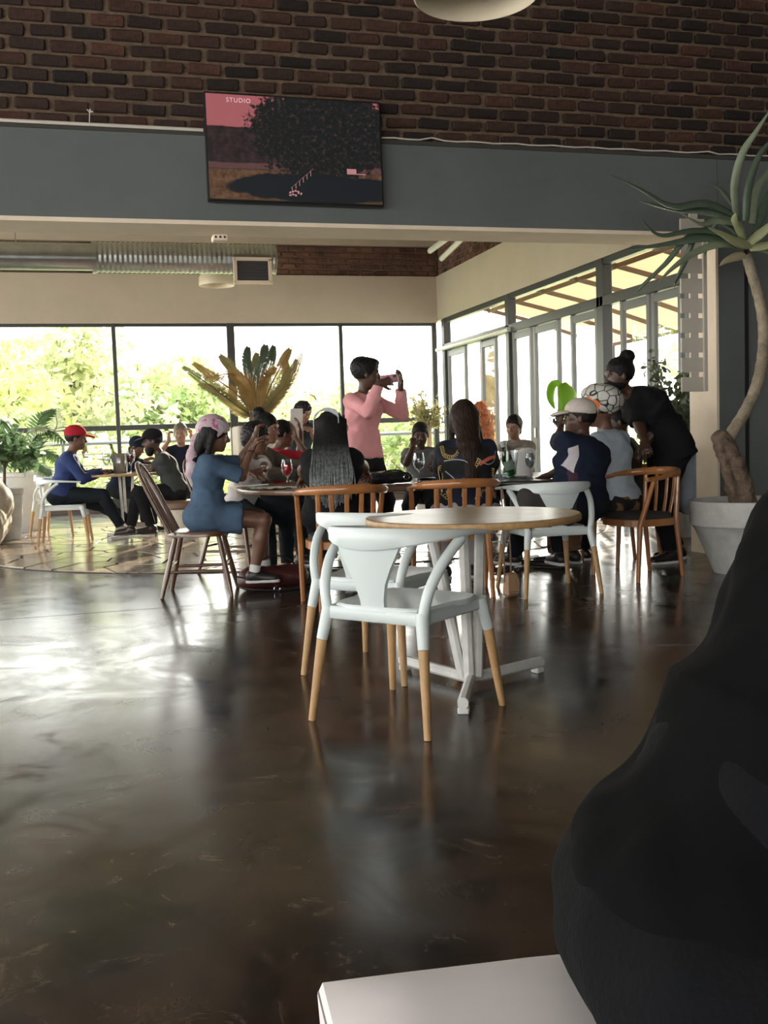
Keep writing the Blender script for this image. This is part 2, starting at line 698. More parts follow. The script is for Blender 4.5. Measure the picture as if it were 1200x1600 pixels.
def add_hand(F, W, fdir, palm, side, curl=0.5, s=1.0):
    """W wrist, fdir towards the knuckles, palm = direction the palm faces"""
    f = unit(fdir)
    pn = unit(palm - f * (palm @ f))
    lat = np.cross(f, pn) * side           # towards the thumb
    P0 = W + f * .02 * s
    K = W + f * .085 * s
    F.cone(W, P0, .024 * s, .026 * s, .01, wax=lat, wf=1.15)
    F.cone(P0, K, .018 * s, .017 * s, .008, wax=lat, wf=1.9)
    for i, (o, L) in enumerate(((.030, .070), (.010, .080), (-.010, .074), (-.029, .058))):
        b = K + lat * o * s - f * .008 * s
        ang = curl * (0.9 + .08 * i)
        spread = lat * (o * 1.6)
        d = unit(f * math.cos(ang * .5) + pn * math.sin(ang * .5) + spread)
        p1 = b + d * L * .45 * s
        d = unit(f * math.cos(ang * 1.3) + pn * math.sin(ang * 1.3) + spread * .6)
        p2 = p1 + d * L * .32 * s
        d = unit(f * math.cos(ang * 2.0) + pn * math.sin(ang * 2.0))
        p3 = p2 + d * L * .25 * s
        F.path([b, p1, p2, p3], [.0095 * s, .0088 * s, .008 * s, .0068 * s], .003)
    tb = W + f * .03 * s + lat * .026 * s
    t1 = tb + unit(f * .7 + lat * .75 + pn * .25) * .042 * s
    t2 = t1 + unit(f * .95 + lat * .25 + pn * (.2 + .5 * curl)) * .032 * s
    F.path([tb, t1, t2], [.015 * s, .011 * s, .0085 * s], .006)


def human(label, loc, face=0, sit=0.47, s=1.0, lean=0.1, side=0.0, head=(0, 0), hands=None, poles=None, feet=None,
          skin=SKIN_D, shirt=None, sleeve='short', trousers=None, hair='short', hairmat=HAIR, hat=None, shoes=None, dress=None,
          curl=0.5, bulk=1.0, fem=False, h=0.0085, fdirs=None, palms=None, group=None, world_targets=True, legs=True, shirt_label=None, sock=None, long_hem=0.0, skirt_len=.0, seat_ell=None, headpx=None, smax=(.86, 1.16)):
    """one seated (sit = seat height) or standing (sit None) person; loc = hips on the plan; face = degrees, 0 = +x"""
    fa = math.radians(face)
    Rw = rotz(fa)
    st = sit is None
    Y = V(0, 1, 0)

    def dr(a):
        return rotx(-side) @ V(math.sin(a), 0, math.cos(a))
    Rt = rotx(-side) @ roty(lean)
    hp = head[1]
    hd = unit(dr(lean * .9 + hp * .45 + .12))
    Rh = rotx(-side * .4) @ rotz(math.radians(head[0])) @ roty(hp)
    SL = 1.0 if st else .92
    UP = (dr(lean * .5) * .19 + dr(lean * .95) * .17 + dr(lean * 1.1) * .155) * SL
    HO = UP + hd * .070 + Rh @ V(.025, 0, .098)
    if headpx:                                   # put the head where it is seen, the size follows from the seat
        T = aty(*headpx)
        base = .90 if st else sit + .085 * bulk
        z0 = loc[2] if len(loc) > 2 else 0
        s = (T.z - z0) / (.90 + HO[2]) if st else (T.z - z0 - base) / HO[2]
        if smax:
            s = max(smax[0], min(smax[1], s))
        o2 = Rw @ (HO * s)
        loc = (T.x - o2[0], T.y - o2[1], z0)
        print('HUMAN %-34s s=%.2f hips=(%.2f,%.2f)' % (label[:34], s, loc[0], loc[1]))
    org = V(loc[0], loc[1], loc[2] if len(loc) > 2 else 0)

    def L(p):                      # world -> local
        return Rw.T @ (V(*p) - org)
    zh = (.90 if st else (sit + .085 * bulk) / s)
    P = V(0, 0, zh)
    waist = P + dr(lean * .5) * .19 * SL
    chest = waist + dr(lean * .95) * .17 * SL
    neck = chest + dr(lean * 1.1) * .155 * SL
    sw = .155 if fem else .175
    shL = neck + Rt @ V(-.005, sw, -.055)
    shR = neck + Rt @ V(-.005, -sw, -.055)
    nk2 = neck + hd * .070
    HC = nk2 + Rh @ V(.025, 0, .098)
    B = bulk
    hips = [P + V(0, .085 * B, 0), P + V(0, -.085 * B, 0)]
    # legs
    lg = []
    for i, sd in enumerate((1, -1)):
        hj = hips[i]
        if feet:
            T = L(feet[i]) / s
            A = V(T[0], T[1], max(T[2], 0) + .085 / 1)
        elif st:
            A = V(-.02 + .08 * sd, .10 * sd, .085)
        else:
            A = V(.42, .11 * sd, .085)
        kn, A = ik(hj, A, .43, .42, V(1, .15 * sd, .5 if not st else 0))
        lg.append((hj, kn, A))
    # arms
    am = []
    for i, sd in enumerate((1, -1)):
        S = (shL, shR)[i]
        if hands and hands[i] is not None:
            T = L(hands[i]) / s
        elif st:
            T = S + V(.06, .07 * sd, -.50)
        else:
            T = S + Rt @ V(.24, -.02 * sd, -.36)
        pl = V(-.35, .55 * sd, -.75)
        if poles and poles[i] is not None:
            pl = Rw.T @ V(*poles[i])
        el, W = ik(S, T, .275, .245, pl)
        am.append((S, el, W))
    # ---------------- body
    F = Field(h / s)
    # torso
    F.cone(P + V(0, 0, -.02), waist, .112 * B, (.098 if not fem else .09) * B, .04, wax=Y, wf=1.42)
    F.cone(waist, chest, (.098 if not fem else .09) * B, .112 * B, .05, wax=Y, wf=1.38)
    F.cone(chest, neck - hd * .05, .108 * B, .062, .05, wax=Y, wf=1.55)
    F.cone(shL, shR, .048 * B, .048 * B, .05)
    F.cone(neck - hd * .03, nk2 + hd * .02, .056 if not fem else .048, .05 if not fem else .043, .03)
    if not st:
        F.ell(P + V(-.04, 0, -.01), V(.13 * B, .19 * B, .10), None, .05)
    if fem:
        for sd in (1, -1):
            F.ell(chest + Rt @ V(.085 * B, .065 * sd, .03), V(.055, .06, .058), Rt, .03)
    if legs:
        for hj, kn, A in lg:
            F.cone(hj, kn, .088 * B, .056 * B, .03)
            F.cone(kn, lerp(kn, A, .35), .054 * B, .056 * B, .02)
            F.cone(lerp(kn, A, .35), A, .056 * B, .036, .02)
            dirf = unit(V(A[0] - 0, 0, 0) * 0 + V(1, .18 * np.sign(A[1] + 1e-6), 0))
            F.cone(A - V(0, 0, .045), A + dirf * .13 - V(0, 0, .055), .034, .025, .02)
    for i, (S, el, W) in enumerate(am):
        sd = (1, -1)[i]
        F.cone(S, el, .047 * B, .038 * B, .025)
        F.cone(el, lerp(el, W, .3), .038 * B, .037 * B, .012)
        F.cone(lerp(el, W, .3), W, .036 * B, .024, .012)
        fd = Rw.T @ V(*fdirs[i]) if fdirs and fdirs[i] is not None else unit(W - el) + V(0, 0, -.1)
        pm = Rw.T @ V(*palms[i]) if palms and palms[i] is not None else V(.05, -.5 * sd, -.8)
        cu = curl[i] if hasattr(curl, '__len__') else curl
        add_hand(F, W, fd, pm, sd, cu, 1.05)

    # head
    HS = 1.07

    def H(*p):
        return HC + Rh @ (V(*p) * HS)
    F.ell(H(-.012, 0, .028), V(.098, .075, .098) * HS, Rh, .02)
    F.ell(H(.022, 0, -.040), V(.070, .060, .072) * HS, Rh, .03)
    F.ell(H(.062, 0, -.088), V(.026, .028, .020) * HS, Rh, .02)
    F.ell(H(.045, .040, -.025), V(.03, .022, .022) * HS, Rh, .02)
    F.ell(H(.045, -.040, -.025), V(.03, .022, .022) * HS, Rh, .02)
    F.cone(H(.076, -.036, .036), H(.076, .036, .036), .013, .013, .012)
    for sd in (1, -1):
        F.cut(H(.098, .032 * sd, .014), V(.016, .018, .011) * HS, Rh)
        F.ell(H(-.002, .077 * sd, -.004), V(.017, .010, .030) * HS, Rh @ rotz(.35 * -sd), .006)
    F.cone(H(.088, 0, .016), H(.106, 0, -.020), .008, .013, .01)
    F.cone(H(.094, .011, -.024), H(.094, -.011, -.024), .010, .010, .006)
    F.cone(H(.084, .017, -.052), H(.084, -.017, -.052), .010, .010, .005)
    F.cone(H(.081, .014, -.064), H(.081, -.014, -.064), .0105, .0105, .005)
    body = F.mesh('person', skin)
    tag(body, label, 'person', group)
    body.location = tuple(org)
    body.rotation_euler = (0, 0, fa)
    body.scale = (s, s, s)
    # eyes
    for sd in (1, -1):
        e = MB()
        e.lathe([(.0001, -.0095), (.008, -.006), (.0115, 0), (.008, .006), (.0001, .0095)], seg=10)
        c = H(.0795, .032 * sd, .013)
        e.v = [tuple(V(*v) + c) for v in e.v]
        eo = e.build('eye', EYEW, body, True)
        i_ = MB()
        i_.lathe([(.0001, -.0075), (.0055, -.005), (.0075, 0), (.0055, .005), (.0001, .0075)], seg=8)
        c = H(.0885, .032 * sd, .013)
        i_.v = [tuple(V(*v) + c) for v in i_.v]
        i_.build('iris', EYED, eo, True)
    hc = h * 1.25 / s
    # ---------------- shirt / dress
    top = shirt or dress
    if top:
        g = .014
        F = Field(hc)
        hemz = P + dr(lean * .2) * (.0 - long_hem)
        F.cone(hemz, waist, .122 * B + .026, (.103 if not fem else .095) * B + g + .004, .04, wax=Y, wf=1.42, flat=True)
        F.cone(waist, chest, (.100 if not fem else .092) * B + g, .112 * B + g, .05, wax=Y, wf=1.38)
        F.cone(chest, neck - hd * .055, .108 * B + g, .066 + g, .05, wax=Y, wf=1.55)
        F.cone(shL, shR, .05 * B + g, .05 * B + g, .05)
        if not st:
            F.ell(P + V(-.035, 0, .03), V(.125 * B + g, .17 * B + g, .09), None, .04)
        if fem:
            for sd in (1, -1):
                F.ell(chest + Rt @ V(.085 * B, .065 * sd, .03), V(.055 + g, .06 + g, .056 + g), Rt, .03)
        for i, (S, el, W) in enumerate(am):
            if sleeve == 'short':
                F.cone(S, lerp(S, el, .72), .05 * B + g, .055 * B + g, .02, flat=True)
            elif sleeve == 'cap':
                F.cone(S, lerp(S, el, .35), .05 * B + g, .05 * B + g, .02, flat=True)
            elif sleeve == 'long':
                F.cone(S, el, .05 * B + g, .043 * B + g, .02)
                F.cone(el, lerp(el, W, .5), .043 * B + g, .040 * B + g, .012)
                F.cone(lerp(el, W, .5), lerp(el, W, .93), .040 * B + g, .030 + g, .012, flat=True)
            elif sleeve == 'elbow':
                F.cone(S, lerp(S, el, .98), .05 * B + g, .048 * B + g, .02, flat=True)
        if dress:
            F.ell(P + V(-.04, 0, -.015), V(.135 * B + g, .195 * B + g, .105 + g), None, .05)
            for hj, kn, A in lg:
                F.cone(hj, lerp(hj, kn, skirt_len), .092 * B + g, .10 * B + g, .06, flat=True)
            F.cone(lerp(lg[0][0], lg[0][1], .1), lerp(lg[1][0], lg[1][1], .1), .09 * B, .09 * B, .05)
        # neck opening
        F.cut(neck + hd * .045 + Rt @ V(.015, 0, 0), V(.07, .075, .05), Rt)
        F.mesh('dress' if dress else 'shirt', top, body, wob=(.0045, 38), label=shirt_label)
    if trousers and legs:
        g = .012
        F = Field(hc)
        F.cone(P + V(0, 0, -.02), P + dr(lean * .4) * .10, .118 * B + g, .108 * B + g, .04, wax=Y, wf=1.42)
        if not st:
            F.ell(P + V(-.04, 0, -.01), V(.13 * B + g, .19 * B + g, .10 + g), None, .05)
            if seat_ell:
                F.ell(P + V(*seat_ell[0]), V(*seat_ell[1]), None, .06)
        for hj, kn, A in lg:
            F.cone(hj, kn, .09 * B + g, .062 * B + g, .03)
            F.cone(kn, lerp(kn, A, .4), .06 * B + g, .058 * B + g, .015)
            F.cone(lerp(kn, A, .4), lerp(kn, A, .95), .058 * B + g, .046 + g, .015, flat=True)
        F.mesh('trousers', trousers, body, wob=(.004, 34))
    if shoes and legs:
        sole, upper = shoes
        for hj, kn, A in lg:
            dirf = unit(V(1, .18 * np.sign(A[1] + 1e-6), 0))
            F = Field(hc)
            F.cone(A - dirf * .025 - V(0, 0, .035), A + dirf * .16 - V(0, 0, .055), .046, .034, .02)
            F.cone(A - V(0, 0, .02), A + V(0, 0, .01), .047, .043, .02, flat=True)
            F.plane(A - V(0, 0, .075), V(0, 0, -1))
            sh = F.mesh('shoe', upper, body)
            S_ = Field(hc)
            lat = np.cross(V(0, 0, 1), dirf)
            S_.cone(A - dirf * .03 - V(0, 0, .072), A + dirf * .165 - V(0, 0, .072), .046, .042, .01)
            S_.plane(A - V(0, 0, .087), V(0, 0, -1))
            S_.plane(A - V(0, 0, .062), V(0, 0, 1))
            S_.mesh('sole', sole, sh)
            if sock:
                K = Field(hc)
                K.cone(A - V(0, 0, .01), lerp(A, kn, .16), .043, .046, .01, flat=True)
                K.mesh('sock', sock, body)
    # ---------------- hair
    if hair:
        F = Field(h * .9 / s)
        if hair == 'short':
            F.ell(H(-.02, 0, .038), V(.102, .084, .100) * HS, Rh)
            F.cut(H(.075, 0, -.035), V(.085, .10, .085) * HS, Rh)
            F.cut(H(.0, 0, -.10), V(.16, .12, .085) * HS, Rh)
            wb = (.0025, 170)
        elif hair == 'afro':
            F.ell(H(-.03, 0, .050), V(.125, .108, .118) * HS, Rh)
            F.ell(H(-.07, 0, -.01), V(.07, .09, .07) * HS, Rh, .03)
            F.cut(H(.085, 0, -.04), V(.09, .11, .095) * HS, Rh)
            wb = (.006, 130)
        elif hair in ('long', 'verylong', 'wavy'):
            Lh = {'long': .30, 'verylong': .40, 'wavy': .30}[hair]
            F.ell(H(-.018, 0, .038), V(.110, .092, .104) * HS, Rh)
            bk = unit(hd * -.9 + V(-.35, 0, -.45))
            a = H(-.055, 0, .02)
            mid = neck + Rt @ V(-.105 * B, 0, -.03)
            end = mid + (Rt @ V(-.03, 0, -1)) * (Lh - .12)
            F.cone(a, mid, .075, .055, .03, wax=Rh @ Y, wf=1.45)
            F.cone(mid, end, .042, .020, .03, wax=Rt @ Y, wf=2.1)
            for sd in (1, -1):
                F.cone(H(-.01, .078 * sd, .02), neck + Rt @ V(-.02, .11 * sd, -.02), .028, .024, .02)
            F.cut(H(.085, 0, -.03), V(.085, .064, .095) * HS, Rh)
            wb = (.008 if hair == 'wavy' else .0018, 75 if hair == 'wavy' else 90)
        elif hair in ('bun', 'updo', 'braided_bun'):
            F.ell(H(-.018, 0, .036), V(.105, .086, .102) * HS, Rh)
            F.cut(H(.075, 0, -.035), V(.085, .10, .088) * HS, Rh)
            F.cut(H(.0, 0, -.11), V(.16, .12, .085) * HS, Rh)
            if hair == 'bun':
                F.ell(H(-.085, 0, .125), V(.055, .058, .050) * HS, Rh, .015)
            elif hair == 'updo':
                F.ell(H(-.06, 0, .06), V(.085, .080, .085) * HS, Rh, .03)
                F.ell(H(.03, 0, .10), V(.06, .06, .035) * HS, Rh, .03)
            else:
                F.ell(H(-.095, 0, -.055), V(.042, .045, .042) * HS, Rh, .015)
            wb = (.003, 140)
        F.mesh('hair', hairmat, body, wob=wb)
    if hat:
        kind, hm = hat
        F = Field(h * .9 / s)
        if kind in ('cap', 'cap_back'):
            d = 1
            F.ell(H(-.012, 0, .062), V(.114, .096, .088) * HS, Rh)
            F.plane(H(0, 0, .036), Rh @ V(0.10, 0, -1))
            if kind == 'cap_back':
                F.cut(H(-.125, 0, .045), V(.04, .038, .03) * HS, Rh)
            ho = F.mesh('cap', hm, body)
            Fb = Field(h * .8 / s)
            Fb.ell(H(.115, 0, .040), V(.085, .075, .020) * HS, Rh @ roty(.12))
            Fb.cut(H(.10, 0, .018), V(.10, .085, .022) * HS, Rh @ roty(.12))
            Fb.plane(H(.075, 0, .036), Rh @ V(-1, 0, 0))
            Fb.mesh('brim', hm, ho)
        elif kind == 'scarf':
            F.ell(H(-.025, 0, .045), V(.125, .100, .112) * HS, Rh)
            F.cut(H(.085, 0, -.045), V(.085, .12, .095) * HS, Rh)
            F.cut(H(-.0, 0, -.115), V(.13, .13, .085) * HS, Rh)
            F.cone(H(-.10, 0, -.02), H(-.13, 0, -.05), .040, .032, .02)
            F.cone(H(-.125, 0, -.035), H(-.02, -.06, -.065), .030, .018, .02)
            a = H(-.13, 0, -.05)
            F.path([a, a + V(-.035, -.05, -.13), a + V(-.055, -.06, -.27), a + V(-.045, -.06, -.36)], [.036, .050, .040, .016], .02)
            F.mesh('head_scarf', hm, body, wob=(.004, 70))
        elif kind == 'wrap':
            F.ell(H(-.015, 0, .075), V(.130, .110, .085) * HS, Rh)
            F.ell(H(-.04, 0, .045), V(.115, .103, .085) * HS, Rh, .03)
            F.ell(H(.02, 0, .115), V(.095, .095, .055) * HS, Rh, .03)
            F.cut(H(.10, 0, -.045), V(.085, .12, .090) * HS, Rh)
            F.mesh('head_wrap', hm, body, wob=(.004, 60))
        elif kind == 'beanie':
            F.ell(H(-.014, 0, .045), V(.112, .094, .105) * HS, Rh)
            F.plane(H(0, 0, .02), Rh @ V(.25, 0, -1))
            F.mesh('knitted_hat', hm, body)
    body_info = dict(o=body, H=lambda *p: H(*p), neck=neck, Rt=Rt, am=am, HC=HC, Rh=Rh, P=P, chest=chest, s=s)
    return body_info

# ================================================================== SETTING
def sbox(name, x0, x1, y0, y1, z0, z1, mat, bev=0):
    return structure(MB().box(((x0 + x1) / 2, (y0 + y1) / 2, (z0 + z1) / 2), (x1 - x0, y1 - y0, z1 - z0), bev=bev).build(name, mat))


FLOOR = bpy.data.materials.new('polished_brown_concrete')
FLOOR.use_nodes = True


def floor_material(m, dark, brown, grey, rough):
    nt = m.node_tree
    b = nt.nodes['Principled BSDF']
    tc = nt.nodes.new('ShaderNodeTexCoord')

    def nz(scale, detail, rgh=.6, dist=0.0):
        n = nt.nodes.new('ShaderNodeTexNoise')
        n.inputs['Scale'].default_value = scale
        n.inputs['Detail'].default_value = detail
        n.inputs['Roughness'].default_value = rgh
        n.inputs['Distortion'].default_value = dist
        nt.links.new(tc.outputs['Object'], n.inputs['Vector'])
        return n.outputs[0]

    def ramp(src, a, b_, ca, cb):
        r = nt.nodes.new('ShaderNodeValToRGB')
        r.color_ramp.elements[0].position = a
        r.color_ramp.elements[1].position = b_
        r.color_ramp.elements[0].color = (*ca, 1)
        r.color_ramp.elements[1].color = (*cb, 1)
        nt.links.new(src, r.inputs[0])
        return r.outputs[0]
    c1 = ramp(nz(2.4, 10, .72, .5), .40, .62, dark, brown)
    f = ramp(nz(4.5, 12, .78, 1.2), .55, .72, (0, 0, 0), (1, 1, 1))
    mx = nt.nodes.new('ShaderNodeMix')
    mx.data_type = 'RGBA'
    nt.links.new(f, mx.inputs[0])
    nt.links.new(c1, mx.inputs[6])
    mx.inputs[7].default_value = (*grey, 1)
    nt.links.new(mx.outputs[2], b.inputs['Base Color'])
    r = nt.nodes.new('ShaderNodeMapRange')
    r.inputs[1].default_value, r.inputs[2].default_value = .3, .7
    r.inputs[3].default_value, r.inputs[4].default_value = rough
    nt.links.new(nz(2.2, 8, .7, 1.0), r.inputs[0])
    nt.links.new(r.outputs[0], b.inputs['Roughness'])
    bn = nt.nodes.new('ShaderNodeBump')
    bn.inputs['Strength'].default_value = .035
    bn.inputs['Distance'].default_value = .01
    nt.links.new(nz(3.5, 5, .5, .5), bn.inputs['Height'])
    nt.links.new(bn.outputs[0], b.inputs['Normal'])


floor_material(FLOOR, (.007, .0045, .003), (.060, .034, .020), (.150, .105, .072), (.12, .32))
FLOOR2 = bpy.data.materials.new('grey_polished_concrete')
FLOOR2.use_nodes = True
floor_material(FLOOR2, (.022, .019, .018), (.045, .040, .036), (.08, .073, .069), (.13, .27))

# ground slab with the joint under the beam
sbox('floor', -6, 8.2, -5.2, 6.82, -.2, 0, FLOOR)
sbox('floor', -6, 1.75, 6.832, 17.5, -.2, 0, FLOOR2)
sbox('floor', 1.75, 8.2, 6.825, 17.5, -.2, 0, FLOOR)

# front wall (brick above a plastered beam) ------------------------------------------------
WY = 7.4
wall_front = sbox('wall_front', -6, 4.92, WY, WY + .4, 2.665, 3.27, GREYWALL)
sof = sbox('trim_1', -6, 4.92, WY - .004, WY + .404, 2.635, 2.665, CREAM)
wall_r = sbox('wall_front_right', 4.924, 8.2, WY, WY + .4, 0, 3.27, GREYWALL)
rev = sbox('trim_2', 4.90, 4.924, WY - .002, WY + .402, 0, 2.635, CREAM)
back = sbox('wall_front_upper', -6, 8.2, WY + .035, WY + .4, 3.27, 5.6, MORTAR)
sbox('trim_3', 5.17, 5.20, WY - .012, WY, 0, 2.62, BLACK)
# bricks, each proud of the mortar
BP, BH = .262, .098
brick_me = []
for v in range(6):
    mb = MB()
    w, hh, d = .228 + rng.uniform(-.008, .006), .075 + rng.uniform(-.005, .003), .05
    mb.box((0, 0, 0), (w, d, hh), bev=.010)
    mb.v = [(x + rng.uniform(-.004, .004), y + rng.uniform(-.004, .004), z + rng.uniform(-.004, .004)) for x, y, z in mb.v]
    me = bpy.data.meshes.new('brick')
    me.from_pydata(mb.v, [], mb.f)
    me.materials.append(BRICK)
    me.polygons.foreach_set('use_smooth', [False] * len(me.polygons))
    brick_me.append(me)
cells = []
for r_ in range(23):
    for c_ in range(-20, 54):
        x = c_ * BP + (BP / 2 if r_ % 2 else 0) + .02
        z = 3.325 + r_ * BH
        if x > 8.0 or x < -5.9:
            continue
        v = Vector((x, WY, z)) - CAMP
        pz = v.dot(FW)
        px, py = 600 + FPX * v.dot(CR) / pz, 800 - FPX * v.dot(CU) / pz
        vis = -30 < px < 1230 and -12 < py < 260 and not (335 < px < 585 and py > 160)
        cells.append((0 if vis else 1, -py if vis else 0, x, z))
cells.sort()
rest = MB()
for i, (nv, _, x, z) in enumerate(cells):
    dx, dz = rng.uniform(-.006, .006), rng.uniform(-.004, .004)
    if i < 290 and nv == 0:
        o = bpy.data.objects.new('brick', brick_me[i % 6])
        C.objects.link(o)
        o.parent = back
        o.location = (x + dx, WY + .026 + rng.uniform(-.004, .004), z + dz)
        o.rotation_euler = (rng.uniform(-.02, .02), rng.uniform(-.02, .02), rng.uniform(-.02, .02))
    else:
        rest.box((x + dx, WY + .026, z + dz), (.222, .05, .075), bev=.008)
o = rest.build('brick_field', M('brick_far', (.07, .034, .026), .9, noise_=(3.2, .3, 6), bump=(50, .5)), back)
o['kind'] = 'stuff'
# rendered ledge between brick and beam
sbox('trim_4', -6, 8.2, WY - .012, WY + .03, 3.255, 3.285, M('ledge', (.05, .045, .04), .9))

# shell of the front room, open to daylight behind the camera --------------------------------
sbox('ceiling', -6, 8.2, -5.2, WY + .4, 5.6, 5.8, M('dark_ceiling', (.10, .085, .07), .9))
sbox('wall_left', -6.2, -6, -5.2, 17.5, 0, 1.0, BEIGE)
sbox('wall_left_upper', -6.2, -6, -5.2, 17.5, 3.1, 5.8, BEIGE)
for i, y in enumerate((-5, -2, 1, 4, 7.4, 10.5, 14, 17.2)):
    sbox('wall_left_pier', -6.2, -6, y - .25, y + .25, 1.0, 3.1, BEIGE)
sbox('wall_right', 8.2, 8.4, -5.2, 7.8, 0, 5.8, GREYWALL)
sbox('wall_back', -6, 8.2, -5.4, -5.2, 0, .9, BEIGE)
sbox('wall_back_upper', -6, 8.2, -5.4, -5.2, 3.0, 5.8, BEIGE)
sbox('wall_back_pier', 1.2, 8.2, -5.4, -5.2, .9, 3.0, BEIGE)

# veranda ------------------------------------------------------------------------------------
FY, RX = 17.3, 5.8
wf_ = sbox('wall_far', -6, RX, FY, FY + .25, 3.09, 3.90, BEIGE)
wfu = sbox('wall_far_upper', -6, RX + .25, FY + .06, FY + .25, 3.90, 4.42, MORTAR)
sbox('wall_far_top', -6, RX + .25, FY - .02, FY + .25, 4.42, 5.2, BEIGE)
wr_ = sbox('wall_veranda_right', RX, RX + .22, WY + .4, FY + .25, 3.13, 3.90, BEIGE)
wru = sbox('wall_veranda_right_upper', RX + .06, RX + .22, WY + .4, FY + .06, 3.90, 5.2, MORTAR)
sbox('ceiling_veranda', -6, RX + .25, WY + .4, FY + .25, 5.2, 5.35, BEIGE)
fb = MB()
for r_ in range(5):
    for c_ in range(0, 26):
        fb.box((-.2 + c_ * .25 + (r_ % 2) * .12, FY + .06, 3.96 + r_ * .1), (.215, .05, .07), bev=.008)
o = fb.build('brick_field', M('brick_far_strip', (.20, .095, .07), .9, noise_=(2.2, .2, 6), bump=(50, .5)), wfu)
o['kind'] = 'stuff'
fb = MB()
for r_ in range(11):
    for c_ in range(0, 37):
        fb.box((RX + .06, WY + .6 + c_ * .25 + (r_ % 2) * .12, 3.96 + r_ * .1), (.05, .215, .07), bev=.008)
o = fb.build('brick_field', bpy.data.materials['brick_far_strip'], wru)
o['kind'] = 'stuff'
# far windows
sbox('wall_far_kerb', -6, RX, FY + .02, FY + .2, -.02, .10, M('kerb', (.12, .09, .075), .8))
mull = [(-5.5, .065), (-3.6, .065), (-1.75, .065), (.21, .065), (2.12, .13), (4.03, .065), (5.74, .09)]
for i in range(len(mull)):
    x1 = mull[i][0]
    x0 = mull[i - 1][0] if i else -6
    f_ = MB()
    w = mull[i][1]
    f_.box((x1, FY + .05, 1.58), (w, .10 if w < .1 else .14, 3.02), bev=.006)
    f_.box(((x0 + x1) / 2, FY + .05, 3.065), (x1 - x0, .07, .05), bev=.006)
    f_.box(((x0 + x1) / 2, FY + .05, 1.385), (x1 - x0, .07, .085), bev=.006)
    f_.box(((x0 + x1) / 2, FY + .05, .155), (x1 - x0, .10, .15), bev=.006)
    wo = structure(f_.build('window_%d' % (i + 1), FRAME))
    MB().box(((x0 + x1) / 2, FY + .05, 2.23), (x1 - x0 - .06, .008, 1.62)).build('pane', GLASS, wo)

# right glazed wall with folding doors
DY = [16.95, 15.94, 15.28, 14.57, 14.01, 13.24, 12.34, 11.51, 11.14, 10.75, 10.03, 9.38, 8.4]
posts = [(16.98, .14), (14.05, .13), (11.14, .17), (7.9, .14)]
n = 8
for i in range(3):
    y1, w1 = posts[i]
    y0, w0 = posts[i + 1]
    f_ = MB()
    f_.box((RX + .05, y1, 1.56), (.13, w1, 3.12), bev=.008)
    f_.box((RX + .05, (y0 + y1) / 2, 3.085), (.10, y1 - y0, .08), bev=.006)
    f_.box((RX + .05, (y0 + y1) / 2, 2.62), (.13, y1 - y0, .12), bev=.006)
    wo = structure(f_.build('window_%d' % n, M('transom_frame', (.035, .038, .042), .4) if i == 0 else bpy.data.materials['transom_frame']))
    MB().box((RX + .05, (y0 + y1) / 2, 2.86), (.008, y1 - y0 - .1, .37)).build('pane', GLASS, wo)
    n += 1


def door_leaf(name, y0, y1, opened=0.0, hinge=0, mat=DOORF):
    w = y1 - y0
    hy = y0 if hinge == 0 else y1
    sg = 1 if hinge == 0 else -1
    m_ = MB()
    zt = 2.54
    for yy in (.035, w - .035):
        m_.box((0, sg * yy, zt / 2 + .02), (.05, .07, zt), bev=.005)
    m_.box((0, sg * w / 2, zt - .04), (.046, w - .14, .10), bev=.004)
    m_.box((0, sg * w / 2, .12), (.046, w - .14, .16), bev=.004)
    d = m_.build(name, mat)
    d.location = (RX + .05, hy, 0)
    d.rotation_euler = (0, 0, opened * sg)
    structure(d)
    MB().box((0, sg * w / 2, zt / 2 + .05), (.008, w - .14, zt - .28)).build('pane', GLASS, d)
    hb = MB().box((-.04, sg * (w - .035), 1.08), (.03, .025, .14), bev=.004)
    hb.build('door_handle', STEEL, d)
    return d


k = 1
for (a_, b_, op, hg) in ((15.98, 16.88, 0, 0), (14.62, 15.26, 0, 0), (13.28, 13.95, 0.0, 0), (12.38, 13.2, 0, 0), (11.28, 12.02, 0, 0), (10.06, 10.72, 0, 0), (9.42, 10.02, 0, 0), (8.55, 9.36, 0, 0), (7.98, 8.5, 0, 0)):
    door_leaf('door_%d' % k, a_, b_, op, hg)
    k += 1
# timber post outside the far doors and round gutter rail along the transom
tag(MB().box((6.6, 16.9, 1.35), (.24, .24, 3.1), bev=.01).build('timber_post', M('red_brown_timber', (.28, .13, .075), .7, noise_=(6, .7, 5))),
    'reddish brown square timber post outside the far folding door', 'post')
o = MB().tube([(RX - .04, 17.25, 2.60), (RX - .04, 13.9, 2.60)], .035, 10).build('curtain_rail', W_PAINT, None, True)
tag(o, 'short white rail along the transom at the far right corner', 'rail')

# crazy-paved circle ---------------------------------------------------------------------------
TC, TR = (2.1, 11.9), 3.66
pb = MB().lathe([(0.0001, .001), (TR + .02, .001), (TR + .02, .004), (.0001, .004)], (TC[0], TC[1], 0), 96)
paving = structure(pb.build('floor_paved_circle', M('paving_joint', (.045, .035, .028), .6)))
STONE = M('honey_flagstone', (1, .97, .93), .16, noise_=(3.5, .72, 8), bump=(5, .25), rnd=[(.38, .32, .26), (.28, .235, .20), (.44, .38, .32), (.24, .21, .185), (.38, .30, .24), (.33, .29, .26)])
seeds = []
for t in range(9000):
    a_, rr = rng.uniform(0, 2 * PI), TR * math.sqrt(rng.uniform())
    x, y = TC[0] + rr * math.cos(a_), TC[1] + rr * math.sin(a_)
    if y > 14.6:
        mind = .60
    else:
        mind = .33
    if all((x - q[0]) ** 2 + (y - q[1]) ** 2 > mind ** 2 for q in seeds):
        seeds.append((x, y))
seeds = seeds[:270]
